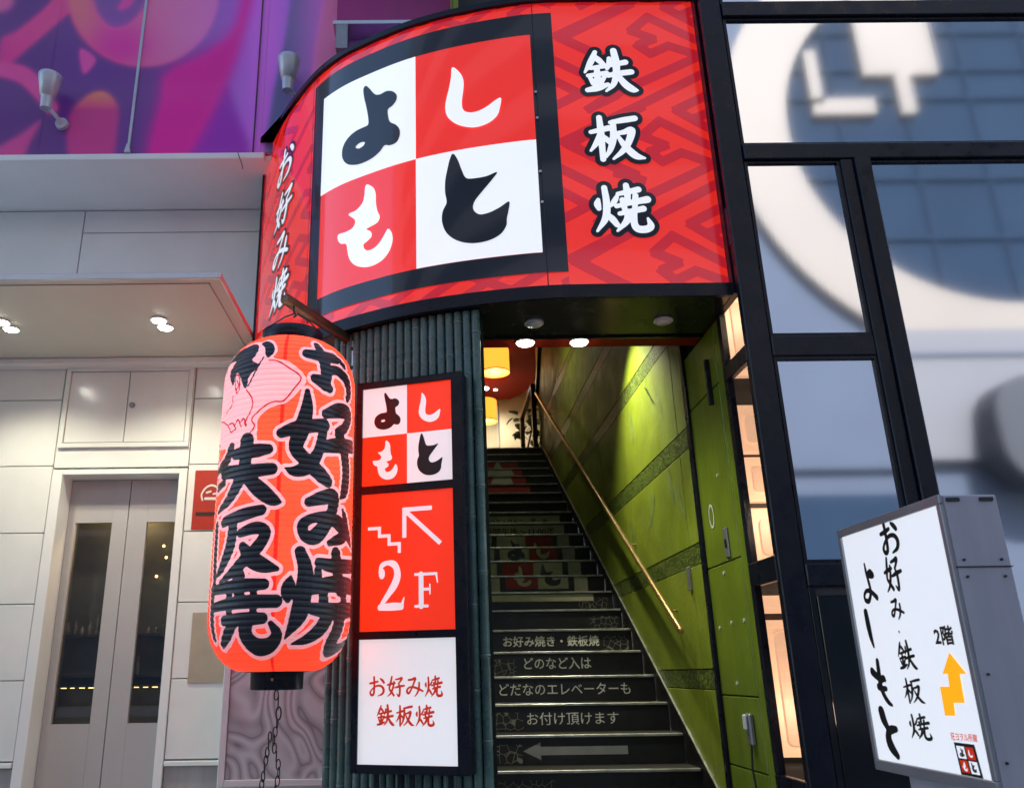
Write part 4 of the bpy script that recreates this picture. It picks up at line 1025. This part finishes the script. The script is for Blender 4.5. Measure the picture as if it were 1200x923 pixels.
for x, y, r in ((1.16, 17.6, .10), (1.42, 17.7, .04)):
    e = empty('room_downlight', (x, y, 7.04), 'small lit %s downlight in red ceiling' % ('large' if r > .05 else 'tiny'), 'lamp')
    e['label'] = 'brighter lit downlight in the red ceiling between pendants' if r > .05 else 'tiny lit downlight in the red ceiling right of the brighter one'
    rot_disc(MB(), (x, y, 7.045), r, .012).build('lens', m_bulb, e)
    rot_disc(MB(), (x, y, 7.049), r*1.25, .006).build('trim_ring', m_fix, e)
    if r > .05: light('bulb', 'SPOT', (x, y, 7.0), 60, (1, .90, .66), e, .06, (x+.2, y+.6, 4.6), math.radians(140), .7)
# lit lamps of the lintel
for x, lab in ((.635, 'lit round downlight in the red lintel nearer the bamboo'), (1.0, 'lit round downlight in the red lintel nearer the green wall')):
    e = empty('lintel_downlight', (x, 5.255, 3.14), lab, 'lamp', 'lit downlights in the red lintel')
    rot_disc(MB(), (x, 5.255, 3.146), .066, .010).build('trim_ring', m_fix, e)
    MB().lathe([(.056, .0), (.052, -.012), (.03, -.020), (.002, -.022)], (x, 5.255, 3.142), 24).build('lens', m_bulb, e)
    light('bulb', 'SPOT', (x, 5.255, 3.10), 19, (1, .95, .72), e, .05, (x, 5.5, 0), math.radians(120), .8)
# wall-wash spot above the stairs
e = empty('stair_spotlight', (1.2, 7.0, 4.06), 'black ceiling spotlight washing the green stairwell wall', 'lamp')
MB().lathe([(.03, .06), (.045, .05), (.05, 0), (.042, -.005)], (1.2, 7.0, 4.06), 16).build('housing', m_black, e)
MB().lathe([(.040, -.004), (.02, -.002), (.002, -.001)], (1.2, 7.0, 4.06), 16).build('lens', m_bulb, e)
light('bulb', 'SPOT', (1.2, 7.0, 4.04), 105, (1, .97, .72), e, .05, (1.81, 6.95, 2.75), math.radians(100), .9)
e = empty('stair_strip_lamp', (1.0, 10.2, 5.60), 'slim white strip lamp high above the upper stairs', 'lamp')
MB().box(.97, 1.03, 9.8, 10.6, 5.61, 5.64).build('housing', m_fix, e); MB().box(.98, 1.02, 9.82, 10.58, 5.60, 5.609).build('diffuser', m_bulb, e)
light('tube', 'SPOT', (1.0, 10.2, 5.58), 7, (1, .98, .80), e, .15, (1.7, 10.2, 3.6), math.radians(140), .9)
# plant upstairs
pt = empty('potted_plant', (1.98, 16.6, 4.6), 'leafy potted plant against the cream wall at the stair top', 'plant')
MB().lathe([(.12, 0), (.16, .3), (.17, .32), (.14, .32), (.13, .28)], (1.98, 16.6, 4.6), 18).build('pot', m_wood, pt)
MB().tube([(1.98, 16.6, 4.9), (1.95, 16.6, 5.4), (2.05, 16.58, 5.8), (1.98, 16.6, 6.15)], [.025, .022, .018, .01], 8).build('stem', m_wood, pt)
rs = random.Random(5)
for i in range(34):
    az = rs.uniform(0, 6.28); zc = rs.uniform(5.55, 6.25); L = rs.uniform(.18, .30); r0 = rs.uniform(.06, .28)
    c = np.array([1.95+math.cos(az)*r0, 16.6+math.sin(az)*r0*.7, zc]); d = np.array([math.cos(az), math.sin(az), rs.uniform(-.6, .5)]); d /= np.linalg.norm(d)
    sd_ = np.cross(d, [0, 0, 1]); sd_ /= np.linalg.norm(sd_)+1e-6; nn = np.cross(sd_, d)
    P = []
    for t, w in ((0, .01), (.25, .28), (.55, .36), (.8, .22), (1, .01)):
        P.append([tuple(c+d*L*t+sd_*L*w*q+nn*(L*.10*abs(q)-t*t*.05)) for q in (-1, 0, 1)])
    MB().grid(P).build('leaf', m_leaf, pt)
for i in range(7):
    a = np.array([1.95, 16.6, 5.5+i*.09]); c = a+np.array([math.cos(i*2.1)*.22, math.sin(i*2.1)*.16, .12]); MB().tube([a, (a+c)/2+np.array([0, 0, .03]), c], .007, 5).build('twig', m_wood, pt)
# handrail
hr = empty('handrail', (1.70, 6.0, 1.29), 'slim brass handrail climbing along the green wall', 'handrail')
ha, hb = np.array([1.70, 6.0, 1.293]), np.array([1.70, 13.0, 5.379])
MB().tube([tuple(ha), tuple(hb)], .021, 14).build('rail', m_brass, hr)
bm = bmesh.new(); bmesh.ops.create_uvsphere(bm, u_segments=14, v_segments=8, radius=.024, matrix=Matrix.Translation(ha)); MB().addbm(bm, 0, True).build('end_cap', m_brass, hr)
for t in (.06, .22, .38, .54, .70, .86):
    q = ha+(hb-ha)*t
    MB().tube([tuple(q-np.array([0, 0, .018])), tuple(q-np.array([-.02, 0, .07])), tuple(q-np.array([-.06, 0, .085])), (1.809, q[1], q[2]-.085)], .008, 8).build('bracket', m_brass, hr)

# ================================================================== LANTERN
LX, LY, LR = -.806, 4.50, .366
ZL0, ZL1 = 1.045, 2.825
ln = empty('paper_lantern', (LX, LY, ZL0), 'big red paper lantern with black brush lettering and pale outlines', 'lantern')
def lrad(z):
    t = (z-ZL0)/(ZL1-ZL0); r0 = .42
    e = min(t, 1-t)/.155
    base = LR if e >= 1 else LR*(r0+(1-r0)*math.sqrt(max(0, 1-(1-e)**2.1)))
    rib = abs(math.sin(math.pi*t*60))
    return base - .0042*(1-rib**.55)
def to_surf(x, y):
    """drawing point (photo units) -> length round the lantern from its front, height"""
    d = ray(x, y)
    a = d[0]**2+d[1]**2; bq = -2*(d[0]*LX+d[1]*LY); c = LX**2+LY**2-LR**2; q = bq*bq-4*a*c
    if q < 0: tt = -bq/(2*a)
    else: tt = (-bq-math.sqrt(q))/(2*a)
    P = CAMP+d*tt; th = math.atan2(P[0]-LX, -(P[1]-LY))
    return th*LR, P[2]
TH0 = math.atan2(-LX, LY)     # direction of the camera side
black_st = [
 [(361,413,6),(378,416,7),(396,419,6)], [(377,402,5),(381,419,7),(383,438,7),(381,453,5)], [(369,443,5),(377,447,7),(386,455,5)], [(383,435,5),(395,434,5),(406,445,6),(409,460,5),(407,468,3)], [(402,422,3),(405,428,4)],
 [(360.5,458,3),(360,478,7),(354,502,9),(347,524,8),(360,540,8),(376,556,8),(384,564,6)], [(379,506,5),(373,530,6),(361,546,8),(346,552,6),(334,548,1)], [(330,507,6),(348,501,8),(380,498,7)],
 [(382,485,5),(398,481,7),(409,486,6),(405,500,5),(397,507,5)], [(398,510,6),(404,530,7),(406,555,7),(404,574,6),(399,584,1)], [(374,526,4),(392,522,7),(413,524,6)],
 [(362,588,5),(378,583,7),(391,582,7),(390,597,6),(383,612,7),(370,628,8),(358,628,6),(355,615,6),(366,607,5),(385,606,6),(398,614,7),(406,624,7),(411,640,2)], [(402,598,2),(405,613,5),(402,628,6),(386,636,3)],
 [(341,674,1),(338,690,8),(337,703,3)], [(352,646,6),(358,666,8),(356,692,9),(350,720,9),(334,748,1)], [(373,667,4),(372,680,5),(363,692,5)],
 [(394,649,6),(396,670,7),(398,690,6)], [(374,659,5),(393,663,6),(412,664,6)], [(368,689,6),(390,684,7),(411,688,7)], [(379,690,5),(380,714,6)], [(403,690,5),(403,715,6)], [(367,713,6),(390,716,7),(412,714,6)],
 [(386,718,7),(377,736,7),(362,748,5),(343,754,1)], [(400,716,8),(397,740,8),(393,756,7),(401,761,5),(411,750,3),(413,736,2)],
 [(289,516,9),(287,540,8),(281,560,8),(268,585,6),(256,600,2)], [(276,532,6),(298,528,8),(314,526,6)], [(262,554,6),(290,552,8),(318,549,7)], [(290,560,7),(305,574,9),(319,585,7),(328,588,2)],
 [(271,524,5),(264,542,6),(254,558,3)], [(257,526,5),(250,546,5),(248,575,4)], [(256,572,4),(262,566,4)], [(252,590,4),(249,604,3)],
 [(262,612,5),(284,603,7),(306,597,6)], [(254,616,4),(252,650,4),(251,688,3)], [(273,612,6),(269,640,7),(259,666,5),(253,676,1)], [(282,624,5),(300,618,7),(311,623,6),(302,640,7),(285,657,7),(270,672,5),(257,682,1)], [(284,640,5),(294,654,9),(308,662,8),(324,666,3)],
 [(250,692,4),(280,686,7),(309,684,6)], [(279,675,8),(280,700,6)], [(250,712,4),(285,705,7),(323,704,7)], [(262,727,5),(285,725,7),(307,724,6)], [(268,690,4),(268,722,4)], [(297,690,4),(296,722,4)], [(273,728,6),(263,744,6),(254,756,3)], [(287,728,8),(286,745,8),(297,757,9),(315,755,8),(324,743,6),(317,730,3)], [(249,690,4),(248,722,4),(247,748,3)],
]
A_ = lambda L: [(240+x/6.594, 370+y/6.594) for x, y in L]
hair = [A_([(120,410),(150,350),(240,240),(320,195),(370,200),(395,240),(380,300),(360,340),(410,370),(400,400),(340,470),(332,500),(320,552),(300,552),(275,480),(255,440),(235,470),(220,540),(200,500),(195,430),(225,350),(170,380),(135,425)]),
        A_([(400,190),(440,165),(490,180),(525,220),(530,270),(500,310),(485,320),(460,290),(445,230)])]
palep = A_([(60,460),(130,380),(230,235),(320,180),(400,172),(450,150),(510,165),(550,220),(555,270),(530,320),(660,355),(785,480),(740,565),(640,665),(560,690),(480,725),(410,800),(405,880),(380,960),(300,1000),(60,1000)])
redl = [A_(L) for L in ([(490,340),(560,345),(650,400),(745,475),(690,560),(610,655),(540,660),(470,690),(400,750),(360,800),(385,850),(350,900)], [(320,570),(365,640),(360,720),(320,800),(318,850)],
        [(105,820),(150,825),(185,860),(200,900),(240,870)], [(185,840),(215,830),(240,880)], [(230,850),(255,800),(280,860)], [(270,830),(300,790),(310,850)], [(215,620),(210,690),(165,755)],
        [(235,560),(240,470),(262,460),(270,540),(248,600),(235,560)], [(250,500),(258,540),(242,570)], [(165,425),(130,490),(105,560)])]
stick = [A_([(450,312),(390,430),(335,540)])]
PXM = 4.5/980.2*1.0
def surf_stroke(st_, rs_=1.0):
    out = []
    for p in st_:
        s, z = to_surf(p[0], p[1]); ct = max(.45, math.cos(s/LR-0)); out.append((s, z, p[2]*PXM*.99*rs_*min(1.35, (1/ct)**.5)))
    return out
s0, s1 = -math.pi*LR, math.pi*LR
ns = 300; nz = 60*6+1
xs = np.linspace(s0, s1, ns); zs = np.linspace(ZL0, ZL1, nz); X, Z = np.meshgrid(xs, zs)
fm = (xs > -.75) & (xs < .72)
def full(sub): 
    F = np.full(X.shape, 9.); F[:, fm] = sub; return F
Xf, Zf = X[:, fm], Z[:, fm]
fb = sdf_strokes([surf_stroke(s_) for s_ in black_st], Xf, Zf, n=4)
fh = np.full(Xf.shape, 9.)
for hp in hair: fh = np.minimum(fh, sdf_poly([catmull([to_surf(*p) for p in hp], 3, True)], Xf, Zf))
fstick = sdf_strokes([[(*to_surf(*p), .0046) for p in L] for L in stick], Xf, Zf)
fp = sdf_poly([catmull([to_surf(*p) for p in palep], 3, True)], Xf, Zf)
frl = sdf_strokes([[(*to_surf(*p), .0042) for p in L] for L in redl], Xf, Zf, n=3)
fblk = np.minimum(np.minimum(fb, fh), fstick)
fpale = np.minimum(np.minimum(fb-.0185, fh-.006), fp)
fseam = np.abs(Xf-to_surf(325, 600)[0])-.010
R = partition(xs, zs, [full(fblk), full(frl), full(fpale), full(fseam)], 5, True)
m_paper_seam = paper('lantern_paper_overlap', lin((205, 34, 34)), .42, lin((220, 40, 30)))
m_paper = paper('lantern_red_paper', lin((238, 84, 74)), .48, lin((255, 84, 52)))
m_paper_pale = paper('lantern_pale_print', lin((232, 208, 222)), .24, lin((240, 192, 208)))
m_paper_line = paper('lantern_red_line', lin((178, 24, 44)), .25)
m_paper_blk = mat('lantern_black_print', (.014, .016, .022), .34)
b = MB()
for ci, polys in enumerate(R):
    for P in polys:
        b.poly([(LX+lrad(z)*math.sin(s/LR), LY-lrad(z)*math.cos(s/LR), z) for s, z in P], ci)
cov = b.build('paper_cover', [m_paper_blk, m_paper_line, m_paper_pale, m_paper_seam, m_paper], ln)
cc = (LX, LY, 0)
MB().lathe([(.150, 2.80), (.172, 2.805), (.174, 2.905), (.164, 2.91), (.150, 2.905), (.150, 2.80)], cc, 40, cap=False).build('top_ring', m_black, ln)
MB().lathe([(.150, 2.818), (.178, 2.820), (.180, 2.828), (.150, 2.830)], cc, 40, cap=False).build('top_collar', m_black, ln)
MB().lathe([(.170, 1.052), (.172, 1.046), (.134, 1.044), (.132, .965), (.125, .96), (.05, .963), (.002, .963)], cc, 40, cap=False).build('bottom_ring', m_black, ln)
rot_disc(MB(), (LX+.0, LY-.133, 1.01), .008, .006, 10, 0, 'Y').build('rivet', m_brass, ln)
MB().tube([(LX-.165, LY, 2.90), (LX-.13, LY, 2.96), (LX-.05, LY-.01, 3.01), (LX, LY, 3.035)], .005, 6).tube([(LX+.165, LY, 2.90), (LX+.10, LY, 2.98), (LX+.02, LY, 3.035)], .005, 6).build('wire_bail', m_chain, ln)
for z in (1.55, 2.1, 2.55): light('bulb', 'POINT', (LX, LY, z), 4.0, (1, .84, .66), ln, .10)
# bracket
br = empty('lantern_bracket', (-.53, 5.1, 3.05), 'bronze bar bracket holding the lantern below the sign', 'bracket')
MB().obox((-.515, 5.13), (-.85, 4.44), .022, 3.085, 3.128, 0, .004).build('bar', m_bronze, br)
MB().tube([(LX, LY-.005, 3.085), (LX, LY, 3.05), (LX+.014, LY, 3.025), (LX, LY, 3.012)], .007, 6).build('hook', m_chain, br)
MB().obox((-.545, 5.075), (-.475, 5.045), .008, 2.84, 3.084, 0, .003).build('mounting_plate', m_alu, br)
for z in (2.9, 3.03): rot_disc(MB(), (-.513, 5.046, z), .012, .012, 10, 0, 'Y').build('bolt', m_chain, br)
# chain
ch = empty('lantern_chain', (LX, LY, .1), 'rusty iron chain hanging from the underside of the lantern', 'chain')
def link(L, w, r):
    P = [(w*math.cos(t), 0, L*math.sin(t)) for t in np.linspace(0, 2*math.pi, 12, endpoint=False)]
    b = MB(); rings = []
    for i, p in enumerate(P):
        d = Vector(P[(i+1) % 12])-Vector(P[i-1]); d.normalize(); a = Vector((0, 1, 0)); c = d.cross(a)
        rings.append([tuple(Vector(p)+(a*math.cos(t)+c*math.sin(t))*r) for t in np.linspace(0, 2*math.pi, 6, endpoint=False)])
    rings.append(rings[0]); b.grid(rings, 0, True, True); return b
z = .935; i = 0; proto = None
while z > .12:
    big = i in (1, 2)
    L = .024 if not big else .032
    loc = np.array([LX+.012*math.sin(i*.9)+.002*i, LY, z])
    if proto is None:
        o = link(.024, .0105, .0032).build('link', m_chain, ch, origin=(0, 0, 0)); proto = o; o.location = loc-ORIG[ch]; o.rotation_euler.z = 0
    else:
        o = share('link', proto, ch, loc, (i % 2)*1.5+.3*math.sin(i*2.)); o.scale = (1.3, 1, 1.3) if big else (1, 1, 1)
    z -= L*1.55; i += 1
for j in range(13):
    share('link', proto, ch, (LX-.02-.012*j*.4, LY-.012, .74-j*.036), .8+j)

# ================================================================== STANDING SIGN
FX = 1.718
ss = empty('standing_sign', (FX+.1, 3.17, 0), 'free-standing grey light box sign with brush lettering and orange arrow', 'sign')
b = MB().box(FX+.012, FX+.196, 2.802, 3.556, .652, 1.578, bev=.004); b.build('box_body', m_standgrey, ss)
t = .022
MB().box(FX-.004, FX+.011, 2.80, 3.558, 1.548, 1.58, bev=.003).box(FX-.004, FX+.011, 2.80, 3.558, .650, .688, bev=.003).box(FX-.004, FX+.011, 2.80, 2.825, .6885, 1.5475, bev=.003).box(FX-.004, FX+.011, 3.53, 3.558, .6885, 1.5475, bev=.003).build('face_frame', m_standframe, ss)
fc = MB().poly([(FX+.003, 2.825, .6885), (FX+.003, 2.825, 1.5475), (FX+.003, 3.53, 1.5475), (FX+.003, 3.53, .6885)]).build('lit_face', m_lwhite, ss)
MB().box(FX+.05, FX+.16, 2.94, 3.42, .03, .652, bev=.004).build('post', m_standgrey, ss)
MB().box(FX-.10, FX+.30, 2.80, 3.55, 0, .03, bev=.006).build('base_plate', m_standframe, ss)
MB().box(FX+.012, FX+.197, 2.7985, 2.803, 1.335, 1.339).build('side_seam', m_ink, ss)
for x in (FX+.04, FX+.165):
    for z in (1.36, 1.305, .74, 1.0): rot_disc(MB(), (x, 2.799, z), .0045, .006, 8, 0, 'Y').build('screw', m_ink, ss)
for x0, x1 in ((FX+.022, FX+.066), (FX+.135, FX+.18)): MB().box(x0, x1, 2.796, 2.803, 1.556, 1.568).build('vent_slot', m_ink, ss)
def smark(x, y):       # a point of the drawing on the face plane
    d = ray(x, y); q = CAMP+d*FX/d[0]; return q[1], q[2]
def sglyph(c, yl, yr, z0, z1, add=0., sc=1., off=.0015, M=m_ink, name='character'):
    put([p[::-1] for p in glyph(c, sc, add, (0.,), 70)[0]], lambda u, v: (FX+.003-off, yl+(yr-yl)*u, z0+(z1-z0)*v), name, M, fc)
def box_at(x0, y0, x1, y1):
    (ya, za_), (yb, zb_) = smark(x0, y0), smark(x1, y1); return ya, yb, zb_, za_
for c, bx, add, sc in (('お', (1028,614,1056,646), .6, 1.0), ('好', (1033,655,1059,690), .0, 1.0), ('み', (1041,701,1060,724), .6, 1.0), ('・', (1050,735,1056,744), 3, 1.5),
                      ('鉄', (1049,752,1075,784), -.6, .9), ('板', (1056,794,1084,824), -.9, .9), ('焼', (1063,835,1092,867), -.6, .9)):
    ya, yb, z0, z1 = box_at(*bx); sglyph(c, ya, yb, z0, z1, add+1.4, sc*1.1)
for c, bx, add, sc in (('よ', (1004,664,1030,704), .8, 1.1), ('し', (1005,718,1034,756), 1.8, 1.3), ('も', (1017,776,1048,826), 1.2, 1.1), ('と', (1024,832,1062,888), 1.2, 1.1)):
    ya, yb, z0, z1 = box_at(*bx); sglyph(c, ya, yb, z0, z1, add+1.4, sc*1.1)
ya, yb, z0, z1 = box_at(1092, 734, 1119, 755)
put([p[::-1] for p in text_tris('2階', .03)], lambda u, v: (FX+.0015, ya+(yb-ya)*u, z0+(z1-z0)*v), 'lettering', m_ink, fc)
ar = [(1112,764),(1132,789),(1124,789),(1130,823),(1117,823),(1119,838),(1107,838),(1101,804),(1112,804),(1110,789),(1104,789)]
MB().poly([(FX+.0015, *smark(*p)) for p in ar][::-1]).build('arrow', m_orange, fc)
q4 = [(1117,869),(1141,872),(1152,912),(1126,907)]
Q = [np.array(smark(*p)) for p in q4]
def qmap(u, v): v = 1-v; return Q[0]*(1-u)*(1-v)+Q[1]*u*(1-v)+Q[2]*u*v+Q[3]*(1-u)*v
MB().poly([(FX+.0018, *qmap(u, v)) for u, v in ((0, 0), (0, 1), (1, 1), (1, 0))]).build('logo_ground', m_ink, fc)
for ch_, u0, v0 in (('よ', .09, .52), ('し', .53, .52), ('も', .09, .09), ('と', .53, .09)):
    red = ch_ in 'しも'; f3 = lambda u, v, o, u0=u0, v0=v0: (FX+o, *qmap(u0+u*.38, v0+v*.38))
    MB().poly([f3(u, v, .0008) for u, v in ((0, 0), (0, 1), (1, 1), (1, 0))]).build('logo_square', m_inkred if red else m_lwhite, fc)
    put([p[::-1] for p in logo(ch_, 50)], lambda u, v: f3(u, v, -.0002), 'logo_character', m_lwhite if red else m_ink, fc)
Q2 = [np.array(smark(*p)) for p in ((1113,857),(1144,860),(1145,869),(1115,867))]
put([p[::-1] for p in text_tris('旺ヨヲル所龍', .01)], lambda u, v: (FX+.0015, *(Q2[3]*(1-u)*(1-v)+Q2[2]*u*(1-v)+Q2[1]*u*v+Q2[0]*(1-u)*v)), 'lettering', m_inkred, fc)
